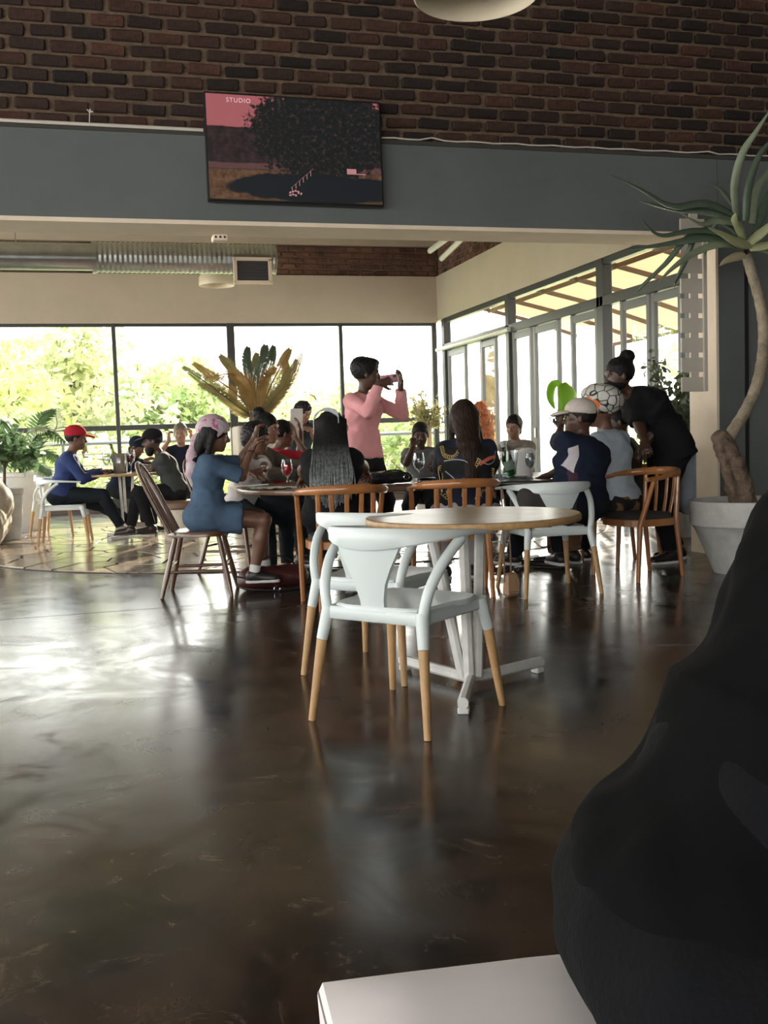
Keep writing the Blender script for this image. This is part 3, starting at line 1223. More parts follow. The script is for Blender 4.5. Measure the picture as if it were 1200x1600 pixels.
for (sx, sy) in seeds:
    R0 = .62
    poly = [(sx + R0 * math.cos(t * PI / 4), sy + R0 * math.sin(t * PI / 4)) for t in range(8)]

    def clip(poly, px, py, nx, ny):
        out = []
        for i in range(len(poly)):
            a_, b_ = poly[i], poly[(i + 1) % len(poly)]
            da = (a_[0] - px) * nx + (a_[1] - py) * ny
            db = (b_[0] - px) * nx + (b_[1] - py) * ny
            if da <= 0:
                out.append(a_)
            if (da < 0 < db) or (db < 0 < da):
                t = da / (da - db)
                out.append((a_[0] + (b_[0] - a_[0]) * t, a_[1] + (b_[1] - a_[1]) * t))
        return out
    for q in seeds:
        dx, dy = q[0] - sx, q[1] - sy
        L_ = math.hypot(dx, dy)
        if 1e-6 < L_ < 1.3:
            nx, ny = dx / L_, dy / L_
            poly = clip(poly, sx + dx / 2 - nx * .013, sy + dy / 2 - ny * .013, nx, ny)
            if not poly:
                break
    for t in range(36):
        a_ = t * PI / 18
        nx, ny = math.cos(a_), math.sin(a_)
        if poly:
            poly = clip(poly, TC[0] + nx * TR * .998, TC[1] + ny * TR * .998, nx, ny)
    if len(poly) < 3:
        continue
    poly = [(x - sx, y - sy) for x, y in poly]
    o = MB().prism(poly, 0, .009 + rng.uniform(0, .004), bev=.002).build('flagstone', STONE, paving)
    o.location = (sx, sy, .003)
    o.rotation_euler = (rng.uniform(-.003, .003), rng.uniform(-.003, .003), 0)

# ================================================================== OUTSIDE
GRASS = M('sunlit_lawn', (.42, .46, .20), .9, noise_=(.8, .8, 5))
structure(MB().box((5, 48, -.32), (130, 61, .1)).build('ground_lawn', GRASS))
structure(MB().box((14.3, 10, -.22), (12, 15.5, .2)).build('ground_patio', M('pale_patio', (.55, .50, .42), .8)))
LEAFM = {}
for nm, c in (('yellow_green_leaves', (.52, .56, .20)), ('haze_pale_leaves', (.56, .58, .32)), ('mid_green_leaves', (.32, .40, .16))):  # leaf colours lifted: outdoor haze and glare are put into them
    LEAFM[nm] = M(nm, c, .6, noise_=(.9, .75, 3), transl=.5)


def tree(name, label, x, y, z0, z1, wid, mat, nl=2600, blobs=14, ls=.16, group='trees outside the windows', trunk=.12):
    root = empty(name, (x, y, -.27))
    tag(root, label, 'tree', group)
    hgt = z1 + .27
    tb = MB()
    top = Vector((rng.uniform(-.3, .3), rng.uniform(-.3, .3), hgt * .72))
    tb.tube(cat([(0, 0, 0), (.08, .02, hgt * .25), top * .6, top], 4), [trunk * (1 - .75 * i / 12) for i in range(13)], 8)
    bl = []
    for b in range(blobs):
        a_ = rng.uniform(0, 2 * PI)
        t = rng.uniform()
        rr = wid * .5 * math.sqrt(rng.uniform()) * (1 - .55 * t)
        c = Vector((rr * math.cos(a_), rr * math.sin(a_), z0 + .27 + (hgt - z0 - .27) * t))
        bl.append((c, wid * rng.uniform(.14, .24)))
        tb.tube([top * rng.uniform(.3, .9), (top * .5 + c * .5) + Vector((0, 0, .1)), c], [trunk * .35, trunk * .22, .01], 5)
    tb.build('trunk', DBARK, root, True)
    n_ = nl
    B = [bl[i] for i in rng.randint(0, len(bl), n_)]
    d = rng.normal(size=(n_, 3))
    d /= np.linalg.norm(d, axis=1)[:, None]
    rad = rng.uniform(.55, 1.0, n_) ** .5
    cc = np.array([b[0] for b in B]) + d * (np.array([b[1] for b in B]) * rad)[:, None] * np.array([1, 1, .8])
    u = rng.normal(size=(n_, 3))
    u /= np.linalg.norm(u, axis=1)[:, None]
    w = np.cross(u, rng.normal(size=(n_, 3)))
    w /= np.linalg.norm(w, axis=1)[:, None]
    sz = ls * rng.uniform(.6, 1.2, n_)[:, None]
    v = np.stack([cc - u * sz, cc + w * sz * .45, cc + u * sz, cc - w * sz * .45], 1).reshape(-1, 3)
    me = bpy.data.meshes.new('foliage')
    me.vertices.add(len(v))
    me.vertices.foreach_set('co', v.ravel().astype(np.float32))
    me.loops.add(n_ * 4)
    me.loops.foreach_set('vertex_index', np.arange(n_ * 4, dtype=np.int32))
    me.polygons.add(n_)
    me.polygons.foreach_set('loop_start', np.arange(0, n_ * 4, 4, dtype=np.int32))
    me.update(calc_edges=True)
    me.materials.append(mat)
    o = mesh_obj('foliage', me, None, root)
    o['kind'] = 'stuff'
    return root


Yg, Pg, Mg = LEAFM['yellow_green_leaves'], LEAFM['haze_pale_leaves'], LEAFM['mid_green_leaves']
tspec = [(-40, 570, 27, 5.5, Yg), (50, 556, 30, 5.0, Yg), (128, 528, 28, 4.6, Pg), (215, 562, 33, 5.0, Pg), (255, 590, 30, 4.0, Mg), (20, 600, 24, 4.0, Yg),
         (445, 590, 36, 6.0, Pg), (515, 600, 32, 5.0, Pg), (330, 640, 38, 4.5, Pg), (580, 640, 34, 4.5, Yg), (-130, 540, 26, 6, Mg)]
tlab = ['tall yellow green tree at the left edge beyond the windows', 'broad sunlit tree behind the man in the red cap', 'pale feathery tree left of the first window mullion',
        'pale tree just right of the first window mullion', 'small green tree with a thin dark trunk behind the black cap', 'low yellow shrubby tree above the potted palms at far left',
        'hazy pale tree behind the big cycad', 'hazy pale tree left of the standing photographer', 'low pale tree beneath the left cycad fronds', 'small bright tree behind the photographer in pink',
        'green tree just outside the left edge of the windows']
for i, (px, pt, Yd, wd, mt) in enumerate(tspec):
    p = aty(px, 690, Yd)
    zt = aty(px, pt, Yd).z
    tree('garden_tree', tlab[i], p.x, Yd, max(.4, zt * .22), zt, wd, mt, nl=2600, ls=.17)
for i, (px, Yd, zt) in enumerate(((30, 21, 1.4), (110, 22, 1.2), (250, 22.5, 1.15), (620, 21.5, 1.35), (665, 22, 1.2), (170, 21, .9), (560, 23, 1.0), (330, 22, 1.1))):
    p = aty(px, 690, Yd)
    tree('garden_shrub', ['leafy shrub below the rail at the far left', 'leafy shrub behind the seated man in blue', 'leafy shrub behind the person raising both hands', 'leafy shrub beyond the rail right of the pink jumper',
                          'leafy shrub beyond the rail left of the corner', 'low shrub under the first mullion', 'low shrub hidden behind the pink jumper', 'low shrub behind the pink head scarf'][i],
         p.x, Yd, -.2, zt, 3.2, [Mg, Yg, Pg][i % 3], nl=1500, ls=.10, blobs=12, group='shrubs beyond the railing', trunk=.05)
# trees and brick pillars beyond the folding doors
for i, (x, y, zt, wd) in enumerate(((13.5, 21, 3.6, 3.0), (12.8, 15.8, 3.2, 1.6), (13.5, 14.0, 3.4, 1.6), (13.8, 9.6, 2.8, 2.4), (17.2, 13.2, 3.4, 3.2), (16.5, 20, 4, 3), (17, 25, 5, 4))):
    tree('patio_tree', ['slender trees seen through the farthest folding door', 'narrow leafy tree seen through the second folding door', 'narrow leafy tree seen through the third folding door',
                        'leafy tree behind the leaning waitress', 'bushy tree seen beneath the slatted board', 'tall pale tree beyond the patio', 'distant pale tree beyond the patio'][i],
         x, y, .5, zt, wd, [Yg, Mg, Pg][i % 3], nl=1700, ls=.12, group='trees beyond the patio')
PILL = M('pillar_brick', (.42, .24, .16), .9, noise_=(9, .6, 5))
pr = empty('brick_pillar', (11.6, 12.55, -.12))
tag(pr, 'slim brick patio pillar seen behind the leaning waitress', 'pillar')
pm = MB()
for r_ in range(32):
    pm.box((0, 0, .04 + r_ * .08), (.40 + .01 * (r_ % 2), .40 + .01 * (r_ % 2), .068), bev=.006)
pm.build('brick_courses', PILL, pr)['kind'] = 'stuff'
MB().box((0, 0, 1.28), (.38, .38, 2.56)).build('mortar_core', MORTAR, pr)
# patio awning: cream canvas on dark battens
AW = M('cream_canvas', (.34, .235, .125), .8, transl=.5)
ar = empty('patio_awning', (6.06, 12.4, 3.62))
tag(ar, 'cream canvas patio awning sloping down beyond the transom windows', 'awning')
ap = [(0, 0, 0), (1.8, 0, -.42), (3.3, 0, -.88)]
am_ = MB()
for j in range(2):
    a_, b_ = ap[j], ap[j + 1]
    for q in range(8):
        y0, y1 = -4.3 + q * 1.2, -4.3 + (q + 1) * 1.2
        am_.add([(a_[0], y0, a_[2]), (b_[0], y0, b_[2]), (b_[0], y1, b_[2]), (a_[0], y1, a_[2])], [(0, 1, 2, 3)])
am_.build('canvas', AW, ar)
for q in range(9):
    y0 = -4.3 + q * 1.2
    MB().strip([(0, y0, -.05), (1.8, y0, -.47), (3.3, y0, -.93)], .05, .07).build('rafter', M('rafter_wood', (.12, .08, .05), .8) if q == 0 else bpy.data.materials['rafter_wood'], ar)
for q, (x_, z_) in enumerate(((.9, -.27), (1.8, -.47), (3.25, -.93))):
    MB().strip([(x_, -4.35, z_), (x_, 5.35, z_)], .05, .07).build('purlin', bpy.data.materials['rafter_wood'], ar)
for q, y0 in enumerate((-4.25, 0, 5.0)):
    MB().tube([(3.25, y0, -.95), (3.25, y0, -3.72)], .04, 8).build('awning_post', FRAME, ar, True)

# railing outside the far windows
rl = empty('balcony_railing', (0, FY + .55, -.05))
tag(rl, 'low grey metal railing with thin wires outside the far windows', 'railing')
RM = M('grey_rail', (.30, .32, .34), .5, .3)
MB().tube([(-6, 0, 1.2), (6.5, 0, 1.2)], .035, 8).build('handrail', RM, rl, True)
for q in range(5):
    MB().tube([(-6, 0, .25 + q * .19), (6.5, 0, .25 + q * .19)], .009, 6).build('wire', RM, rl, True)
for q in range(8):
    MB().box((-5.8 + q * 1.7, 0, .6), (.05, .04, 1.2), bev=.005).build('post', RM, rl)
rl2 = empty('patio_railing', (9.0, 12, -.12))
tag(rl2, 'low metal railing along the patio outside the folding doors', 'railing')
MB().tube([(0, -3, 1.05), (0, 6, 1.05)], .03, 8).build('handrail', RM, rl2, True)
for q in range(4):
    MB().tube([(0, -3, .25 + q * .2), (0, 6, .25 + q * .2)], .009, 6).build('wire', RM, rl2, True)
for q in range(6):
    MB().box((0, -3 + q * 1.8, .53), (.04, .05, 1.05), bev=.005).build('post', RM, rl2)

# ================================================================== FURNITURE
def armchair(name='armchair'):
    """white moulded chair on four oak legs; faces +x"""
    r = empty(name)
    m = MB()                                   # seat shell
    n = 24
    def ring(z, k, dish=0):
        out = []
        for i in range(n):
            a = 2 * PI * i / n
            c, s_ = math.cos(a), math.sin(a)
            e = 5.0
            q = (abs(c) ** e + abs(s_) ** e) ** (-1 / e)
            out.append((q * c * .225 * k + .01, q * s_ * (.235 - .02 * (c < 0)) * k, z))
        return out
    rings = [ring(.428, .93), ring(.434, 1.0), ring(.450, 1.0), ring(.456, .975), ring(.448, .80), ring(.442, .45)]
    vs_ = [v for q in rings for v in q]
    fs = [tuple(range(n))[::-1]]
    for i in range(len(rings) - 1):
        for k in range(n):
            fs.append((i * n + k, i * n + (k + 1) % n, (i + 1) * n + (k + 1) % n, (i + 1) * n + k))
    fs.append(tuple((len(rings) - 1) * n + k for k in range(n)))
    m.add(vs_, fs)
    for sx in (1, -1):                          # apron rails
        m.strip([(sx * .212 + .01, -.2, .420), (sx * .212 + .01, .2, .420)], .025, .05)
    for sy in (1, -1):
        m.strip([(-.19, sy * .212, .420), (.20, sy * .212, .420)], .025, .05)
    m.build('seat', W_PLASTIC, r, True)
    for sx in (1, -1):
        for sy in (1, -1):
            t = (sx * .205 + .01, sy * .215, .44)
            k = (sx * .232 + .01, sy * .235, .315)
            f = (sx * .272 + .01, sy * .268, 0)
            MB().tube([t, k], [.027, .0215], 12).build('leg_socket', W_PLASTIC, r, True)
            MB().tube([k, f], [.0205, .0135], 12).build('leg', OAK, r, True)
    # crescent rail
    P_ = []
    for i in range(25):
        a = math.radians(-142 + 284 * i / 24)      # 0 = rear apex
        x = -.015 - .245 * math.cos(a) + .05 * (1 - math.cos(a)) * .5
        y = .285 * math.sin(a) if abs(a) < PI / 2 else .285 * (1 if a > 0 else -1) * (1 - .06 * (abs(a) - PI / 2))
        P_.append((x, y, .744 - .046 * (1 - math.cos(a)) * .5))
    hh = [.018 + .066 * max(0, math.cos(math.radians(-142 + 284 * i / 24) * .72)) ** 3.0 for i in range(25)]
    ww = [.045 - .027 * max(0, math.cos(math.radians(-142 + 284 * i / 24) * .7)) for i in range(25)]
    P_ = [(x, y, z - (hh[i] - .02) * .5) for i, (x, y, z) in enumerate(P_)]
    m = MB().strip(P_, ww, hh)
    m.build('arm_rail', W_PLASTIC, r, True)
    # splat
    m = MB()
    prof = [(.700, .150), (.655, .128), (.60, .098), (.54, .070), (.48, .055), (.435, .052)]
    vs_, fs = [], []
    for (z, hw) in prof:
        xx = -.250 + .055 * (.70 - z) / .27
        for k in range(5):
            y = hw * (k - 2) / 2
            b = .06 * (y / .15) ** 2 * .6
            vs_ += [(xx + b - .009, y, z), (xx + b + .009, y, z)]
    for i in range(len(prof) - 1):
        for k in range(4):
            a, b = i * 10 + k * 2, (i + 1) * 10 + k * 2
            fs += [(a, a + 2, b + 2, b), (a + 1, b + 1, b + 3, a + 3)]
        a, b = i * 10, (i + 1) * 10
        fs += [(a, b, b + 1, a + 1), (a + 8, a + 9, b + 9, b + 8)]
    m.add(vs_, fs)
    m.build('back_splat', W_PLASTIC, r, True)
    for sy in (1, -1):
        MB().tube(cat([(-.20, sy * .222, .43), (-.185, sy * .240, .52), (-.12, sy * .262, .62), (-.015, sy * .277, .700)], 4), [(.021, .019)] * 13, 10).build('arm_post', W_PLASTIC, r, True)
    return r


def barrel_chair():
    r = empty('barrel_chair')
    m = MB()
    m.prism([(.225 * math.copysign(abs(math.cos(a)) ** .7, math.cos(a)), .245 * math.copysign(abs(math.sin(a)) ** .7, math.sin(a))) for a in [2 * PI * i / 20 for i in range(20)]], .385, .435, bev=.004)
    m.build('seat_frame', ORANGE_WOOD, r)
    m = MB()
    m.prism([(.205 * math.copysign(abs(math.cos(a)) ** .7, math.cos(a)), .225 * math.copysign(abs(math.sin(a)) ** .7, math.sin(a))) for a in [2 * PI * i / 20 for i in range(20)]], .430, .470, bev=.012)
    m.build('seat_pad', M('dark_seat_fabric', (.03, .028, .028), .9) if 'dark_seat_fabric' not in bpy.data.materials else bpy.data.materials['dark_seat_fabric'], r, True)
    def rail(a):
        a = math.radians(a)
        x = -.27 * math.cos(a) if abs(a) <= PI / 2 else .31 * (abs(a) - PI / 2)
        return (x - .01, .285 * math.sin(a) if abs(a) <= PI / 2 else .285 * (1 if a > 0 else -1), .745 + .022 * math.cos(a) - (0 if abs(a) <= PI / 2 else .01))
    pts = [rail(-120 + 240 * i / 30) for i in range(31)]
    MB().strip(pts, .042, [.030 + .030 * max(0, math.cos(math.radians(-120 + 8 * i))) for i in range(31)]).build('top_rail', ORANGE_WOOD, r, True)
    for sy in (1, -1):
        b = rail(sy * 38)
        MB().strip([(b[0] - .03, b[1] * 1.04, 0), (b[0] + .02, b[1] * .98, .42), (b[0], b[1], .735)], [.03, .038, .032], [.028, .034, .026], up=(1, 0, 0)).build('leg', ORANGE_WOOD, r)
        f = rail(sy * 108)
        MB().strip([(.22, sy * .258, 0), (.20, sy * .262, .40), (f[0], f[1], .725)], [.030, .040, .032], [.028, .036, .026], up=(1, 0, 0)).build('leg', ORANGE_WOOD, r)
    for a in (-20, 0, 20):
        t = rail(a)
        MB().strip([(t[0] * .83, t[1] * .8, .425), (t[0] * .94, t[1] * .92, .58), (t[0], t[1], .735)], .030, .012, up=(1, 0, 0)).build('back_slat', ORANGE_WOOD, r)
    return r


def windsor_chair():
    r = empty('windsor_chair')
    m = MB()
    m.prism([(.225 * math.copysign(abs(math.cos(a)) ** .8, math.cos(a)) - .01, (.215 + .02 * math.cos(a)) * math.copysign(abs(math.sin(a)) ** .8, math.sin(a))) for a in [2 * PI * i / 28 for i in range(28)]], .425, .462, bev=.006)
    m.build('seat', DARK_WOOD, r, True)
    ft = {}
    for sx in (1, -1):
        for sy in (1, -1):
            t, f = Vector((sx * .15, sy * .13, .43)), Vector((sx * .245 - .01, sy * .215, 0))
            ft[sx, sy] = (t, f)
            MB().tube([t, t.lerp(f, .25), t.lerp(f, .4), t.lerp(f, .7), f], [.016, .021, .018, .021, .0135], 10).build('leg', DARK_WOOD, r, True)
    for sy in (1, -1):
        a, b = ft[1, sy][0].lerp(ft[1, sy][1], .58), ft[-1, sy][0].lerp(ft[-1, sy][1], .58)
        MB().tube([a, a.lerp(b, .5), b], [.009, .013, .009], 8).build('stretcher', DARK_WOOD, r, True)
        a, b = ft[sy, 1][0].lerp(ft[sy, 1][1], .48), ft[sy, -1][0].lerp(ft[sy, -1][1], .48)
        MB().tube([a, a.lerp(b, .5), b], [.009, .013, .009], 8).build('stretcher', DARK_WOOD, r, True)
    def hoop(t):
        a = PI * t
        y = -.215 * math.cos(a) * (1 - .12 * (1 - math.sin(a)))
        z = .455 + .50 * math.sin(a) ** .55
        return (-.185 - .26 * (z - .455) / .5 * .9, y, z)
    MB().tube([hoop(i / 28) for i in range(29)], .0135, 10).build('back_hoop', DARK_WOOD, r, True)
    for i in range(7):
        y = -.15 + .05 * i
        t = math.acos(max(-1, min(1, -y * 1.25 / .215))) / PI
        h_ = hoop(t)
        MB().tube([(-.175, y * .8, .455), ((-.175 + h_[0]) / 2, (y * .8 + h_[1]) / 2, (.455 + h_[2]) / 2), h_], [.006, .0085, .005], 6).build('spindle', DARK_WOOD, r, True)
    return r


def put(o, x, y, deg, label, cat_='chair', group=None, z=0):
    o.location = (x, y, z)
    o.rotation_euler = (0, 0, math.radians(deg))
    return tag(o, label, cat_, group)


ac = armchair()
put(ac, 1.085, 3.745, 39, 'nearest white moulded armchair with oak legs, back turned to the viewer', group='white moulded armchairs')
for (x, y, d, lb) in ((1.20, 4.535, 44, 'white moulded armchair tucked under the round table behind the nearest chair'),
                      (2.865, 6.32, 88, 'white moulded armchair with a grey cushion in front of the man in the white cap'),
                      (-.50, 11.88, -3, 'white moulded armchair under the man in the red cap'),
                      (-.62, 13.3, -20, 'white moulded armchair standing empty behind the man in the red cap')):
    put(copy_tree(ac), x, y, d, lb, group='white moulded armchairs')
bc = barrel_chair()
put(bc, 1.46, 6.42, 84, 'orange wood barrel chair under the woman with long grey braids', group='orange wood barrel chairs')
for (x, y, d, lb) in ((2.27, 6.50, 84, 'orange wood barrel chair under the woman in the chain print blouse'),
                      (3.75, 6.67, 190, 'orange wood barrel chair at right with a dark seat under the person in light blue'),
                      (4.02, 7.42, 186, 'orange wood barrel chair furthest right, mostly hidden behind its neighbour')):
    put(copy_tree(bc), x, y, d, lb, group='orange wood barrel chairs')
wc = windsor_chair()
put(wc, .62, 7.38, -13, 'dark wooden spindle back chair under the woman in the denim dress', group='dark spindle back chairs')
for (x, y, d, lb) in ((1.02, 8.55, -35, 'dark spindle back chair behind the table under the person in white'),
                      (1.62, 9.15, -70, 'dark spindle back chair on the paving under the person in red')):
    put(copy_tree(wc), x, y, d, lb, group='dark spindle back chairs')


def round_table_top(name, label, x, y, r, z, th, topm, edgem):
    t = empty(name, (x, y, 0))
    tag(t, label, 'table')
    m = MB().lathe([(r - .004, z - th), (r, z - th + .004), (r, z - .004), (r - .004, z)], seg=64)
    e = m.build('table_edge', edgem, t, True)
    MB().lathe([(.0001, z + .0012), (r - .006, z + .0012)], seg=64).build('tabletop', topm, t)
    return t


# foreground table on its white trestle foot
T1 = round_table_top('round_table', 'small round table with worn plywood top and white tripod base in the foreground', 1.49, 4.05, .458, .74, .028, PLY_TOP, PLY_EDGE)
hub = Vector((-.04, -.04, 0))
for i, (dx, dy) in enumerate(((-.17, .47), (.40, .17), (-.17, -.37))):
    d = Vector((dx, dy, 0))
    L_ = d.length
    d.normalize()
    MB().strip([hub + d * .01 + Vector((0, 0, .045)), hub + d * L_ + Vector((0, 0, .045))], .042, .045).build('foot_bar', W_PAINT, T1)
    MB().box(tuple(hub + d * (L_ - .025) + Vector((0, 0, .013))), (.045, .045, .026), (0, 0, math.atan2(d.y, d.x)), .004).build('foot_pad', W_PAINT, T1)
MB().strip([hub + Vector((-.01, -.01, .03)), Vector((-.06, -.05, .715))], .045, .045, up=(1, 0, 0)).build('post', W_PAINT, T1)
MB().strip([hub + Vector((-.03, .02, .05)), Vector((-.18, .05, .715))], .048, .038, up=(1, 0, 0)).build('post', W_PAINT, T1)
MB().strip([hub + Vector((.03, .0, .05)), Vector((.03, -.01, .715))], .048, .038, up=(1, 0, 0)).build('post', W_PAINT, T1)
MB().box((-.06, .02, .70), (.40, .07, .03)).build('bearer', W_PAINT, T1)

# the party's two tables
T2 = round_table_top('round_table', 'large round brown wooden table of the party at left', 1.80, 7.72, .86, .73, .035, TABLE_BROWN, TABLE_BROWN)
T3 = round_table_top('round_table', 'large round dark table of the party at right', 3.18, 7.62, .80, .73, .035, TABLE_DARK, TABLE_DARK)
for T_ in (T2, T3):
    MB().lathe([(.05, .04), (.045, .10), (.045, .70)], seg=16).build('pedestal', BLACK, T_, True)
    for k in range(4):
        a = PI / 4 + k * PI / 2
        MB().strip([(0, 0, .035), (.42 * math.cos(a), .42 * math.sin(a), .025)], .06, .045).build('foot_bar', BLACK, T_)
T4 = round_table_top('round_table', 'small round white table with slatted legs beside the man in the red cap', .18, 12.15, .56, .77, .025, PLY_TOP, PLY_EDGE)
for i, (a, b) in enumerate((((-.03, -.05), (-.05, -.10)), ((.05, -.03), (.10, -.05)), ((.0, .06), (.0, .12)))):
    MB().strip([(a[0], a[1], .04), (b[0], b[1], .745)], .06, .03, up=(1, 0, 0)).build('post', W_PAINT, T4)
MB().strip([(-.05, 0, .018), (.32, 0, .018)], .05, .03).build('foot_bar', W_PAINT, T4)
MB().strip([(0, 0, .03), (-.2, .36, .03)], .06, .05).build('foot_bar', W_PAINT, T4)
MB().strip([(0, 0, .03), (-.2, -.30, .03)], .06, .05).build('foot_bar', W_PAINT, T4)

# ------------------------------------------------------------------ screen, lamps, duct
SCR = bpy.data.materials.new('tv_picture')
SCR.use_nodes = True


def screen_mat(m):
    nt = m.node_tree
    b = nt.nodes['Principled BSDF']
    b.inputs['Base Color'].default_value = (.01, .01, .01, 1)
    b.inputs['Roughness'].default_value = .25
    tc = nt.nodes.new('ShaderNodeTexCoord')
    sep = nt.nodes.new('ShaderNodeSeparateXYZ')
    nt.links.new(tc.outputs['Generated'], sep.inputs[0])
    X, Z = sep.outputs['X'], sep.outputs['Z']

    def math_(op, a, b_, c=None):
        n = nt.nodes.new('ShaderNodeMath')
        n.operation = op
        for i, v in enumerate((a, b_, c)):
            if v is None:
                continue
            if isinstance(v, (int, float)):
                n.inputs[i].default_value = v
            else:
                nt.links.new(v, n.inputs[i])
        return n.outputs[0]

    def noise_(sx, sz, det, rg=.6):
        mp = nt.nodes.new('ShaderNodeMapping')
        mp.inputs['Scale'].default_value = (sx, 1, sz)
        nt.links.new(tc.outputs['Generated'], mp.inputs[0])
        n = nt.nodes.new('ShaderNodeTexNoise')
        n.inputs['Scale'].default_value = 1
        n.inputs['Detail'].default_value = det
        n.inputs['Roughness'].default_value = rg
        nt.links.new(mp.outputs[0], n.inputs['Vector'])
        return n.outputs[0]

    def mix(f, a, b_):
        n = nt.nodes.new('ShaderNodeMix')
        n.data_type = 'RGBA'
        nt.links.new(f, n.inputs[0])
        for i, v in ((6, a), (7, b_)):
            if isinstance(v, tuple):
                n.inputs[i].default_value = (*v, 1)
            else:
                nt.links.new(v, n.inputs[i])
        return n.outputs[2]

    def step(v, lo, hi):
        n = nt.nodes.new('ShaderNodeMapRange')
        n.inputs[1].default_value, n.inputs[2].default_value = lo, hi
        n.interpolation_type = 'SMOOTHSTEP'
        nt.links.new(v, n.inputs[0])
        return n.outputs[0]
    nA = noise_(22, 14, 9, .75)
    nB = noise_(4, 3, 4)
    sky = (.36, .105, .115)
    hill = mix(step(nA, .4, .65), (.014, .009, .010), (.045, .024, .026))
    zz = math_('ADD', Z, math_('MULTIPLY', math_('SUBTRACT', nB, .5), .06))
    col = mix(step(zz, .69, .705), hill, sky)
    # field at the bottom left
    f1 = mix(step(nA, .35, .7), (.055, .026, .015), (.16, .085, .045))
    f2 = math_('MULTIPLY', math_('SUBTRACT', 1.0, step(zz, .28, .30)), 1.0)
    col = mix(f2, col, f1)
    haze = math_('MULTIPLY', step(zz, .29, .30), math_('SUBTRACT', 1.0, step(zz, .345, .36)))
    col = mix(math_('MULTIPLY', haze, .6), col, (.15, .07, .065))
    # tree crown: ellipse with ragged rim
    dx = math_('MULTIPLY', math_('SUBTRACT', X, .66), 1 / .44)
    dz = math_('MULTIPLY', math_('SUBTRACT', Z, .68), 1 / .48)
    rr = math_('ADD', math_('MULTIPLY', dx, dx), math_('MULTIPLY', dz, dz))
    rr = math_('ADD', rr, math_('MULTIPLY', math_('SUBTRACT', nA, .5), 2.4))
    leaf = mix(step(noise_(40, 26, 7, .75), .50, .70), (.006, .008, .009), (.085, .050, .046))
    col = mix(math_('SUBTRACT', 1.0, step(rr, .88, 1.0)), col, leaf)
    # shade on the lawn
    dz = math_('MULTIPLY', math_('SUBTRACT', Z, .13), 1 / .15)
    dx = math_('MULTIPLY', math_('SUBTRACT', X, .62), 1 / .52)
    rr = math_('ADD', math_('ADD', math_('MULTIPLY', dx, dx), math_('MULTIPLY', dz, dz)), math_('MULTIPLY', math_('SUBTRACT', nB, .5), 1.4))
    col = mix(math_('SUBTRACT', 1.0, step(rr, .85, 1.05)), col, (.007, .010, .013))
    nt.links.new(col, b.inputs['Emission Color'])
    b.inputs['Emission Strength'].default_value = .33


screen_mat(SCR)
tvc = (aty(320, 142, 7.32) + aty(600, 322, 7.32)) / 2
tv = empty('television', (tvc.x - .005, 7.33, tvc.z))
tv.rotation_euler = (math.radians(-3), math.radians(.4), 0)
tag(tv, 'flat television with a dusky landscape, hung where brick meets the beam', 'television')
TW, TH = 1.285, .765
MB().box((0, .02, 0), (TW, .05, TH), bev=.006).build('tv_case', BLACK, tv)
MB().box((0, -.0065, 0), (TW - .026, .004, TH - .03)).build('screen', SCR, tv)


def text(body, size, loc, rot, mat, name, parent, ext=.0008, align='LEFT'):
    c = bpy.data.curves.new(name, 'FONT')
    c.body = body
    c.size = size
    c.extrude = ext
    c.align_x = align
    c.space_character = 1.15
    o = bpy.data.objects.new(name + '_tmp', c)
    C.objects.link(o)
    bpy.context.view_layer.update()
    me = bpy.data.meshes.new_from_object(o.evaluated_get(bpy.context.evaluated_depsgraph_get()))
    bpy.data.objects.remove(o)
    me.name = name
    me.materials.clear()
    me.materials.append(mat)
    q = mesh_obj(name, me, None, parent)
    q.location = loc
    q.rotation_euler = rot
    return q


WHITE_EM = M('screen_white', (.1, .1, .1), .4, emit=((.75, .42, .45), .33))
text('STUDIO', .044, (-TW / 2 + .155, -.0095, TH / 2 - .068), (PI / 2, 0, 0), WHITE_EM, 'screen_lettering', tv)
PINK_EM = M('screen_pink', (.1, .05, .05), .4, emit=((.42, .19, .19), .33))
fm = MB()
for i in range(6):
    fm.box((-.04 + i * .028, -.0095, -.285 + i * .024), (.004, .001, .036))
fm.strip([(-.05, -.0095, -.275), (.12, -.0095, -.13)], .001, .004, up=(0, 1, 0))
for i in range(9):
    fm.box((-.055 + .022 * (i % 5) * .9, -.0095, -.325 + .013 * (i // 3) + .006 * (i % 2)), (.016, .001, .012), (0, .5 * i, 0))
fm.box((.405, -.0095, -.135), (.07, .001, .032))
fm.box((.44, -.0095, -.155), (.14, .001, .006))
fm.build('screen_figures', PINK_EM, tv)

# cable conduits each side of the television
cw = M('white_conduit', (.62, .58, .52), .5)
x0, x1 = -1.6, aty(318, 205, 7.35).x
tag(MB().tube([(x0, 7.372, 3.292), (x1, 7.372, 3.287)], .012, 8).build('cable_conduit', cw, None, True), 'white cable conduit left of the television along the brick edge', 'conduit')
x2 = aty(598, 222, 7.35).x
pts = [(x2 + i * (6.0 - x2) / 40, 7.375, 3.292 + .004 * math.sin(i * 1.9) + (.014 if i in (4, 28) else 0)) for i in range(41)]
tag(MB().tube(pts, .006, 6).build('cable', cw, None, True), 'thin white cable right of the television along the brick edge', 'cable')
p = aty(140, 174, 7.36)
hk = empty('wall_fitting', (p.x, 7.37, p.z))
tag(hk, 'small white fitting with a drop wire on the bricks at left', 'fitting')
MB().tube([(0, 0, 0), (-.005, 0, -.07)], .004, 6).build('wire', cw, hk)
for a in (0, 1.3, 2.4):
    MB().tube([(0, 0, .0), (.022 * math.cos(a), -.01, .022 * math.sin(a) * .8)], .005, 6).build('arm', cw, hk)

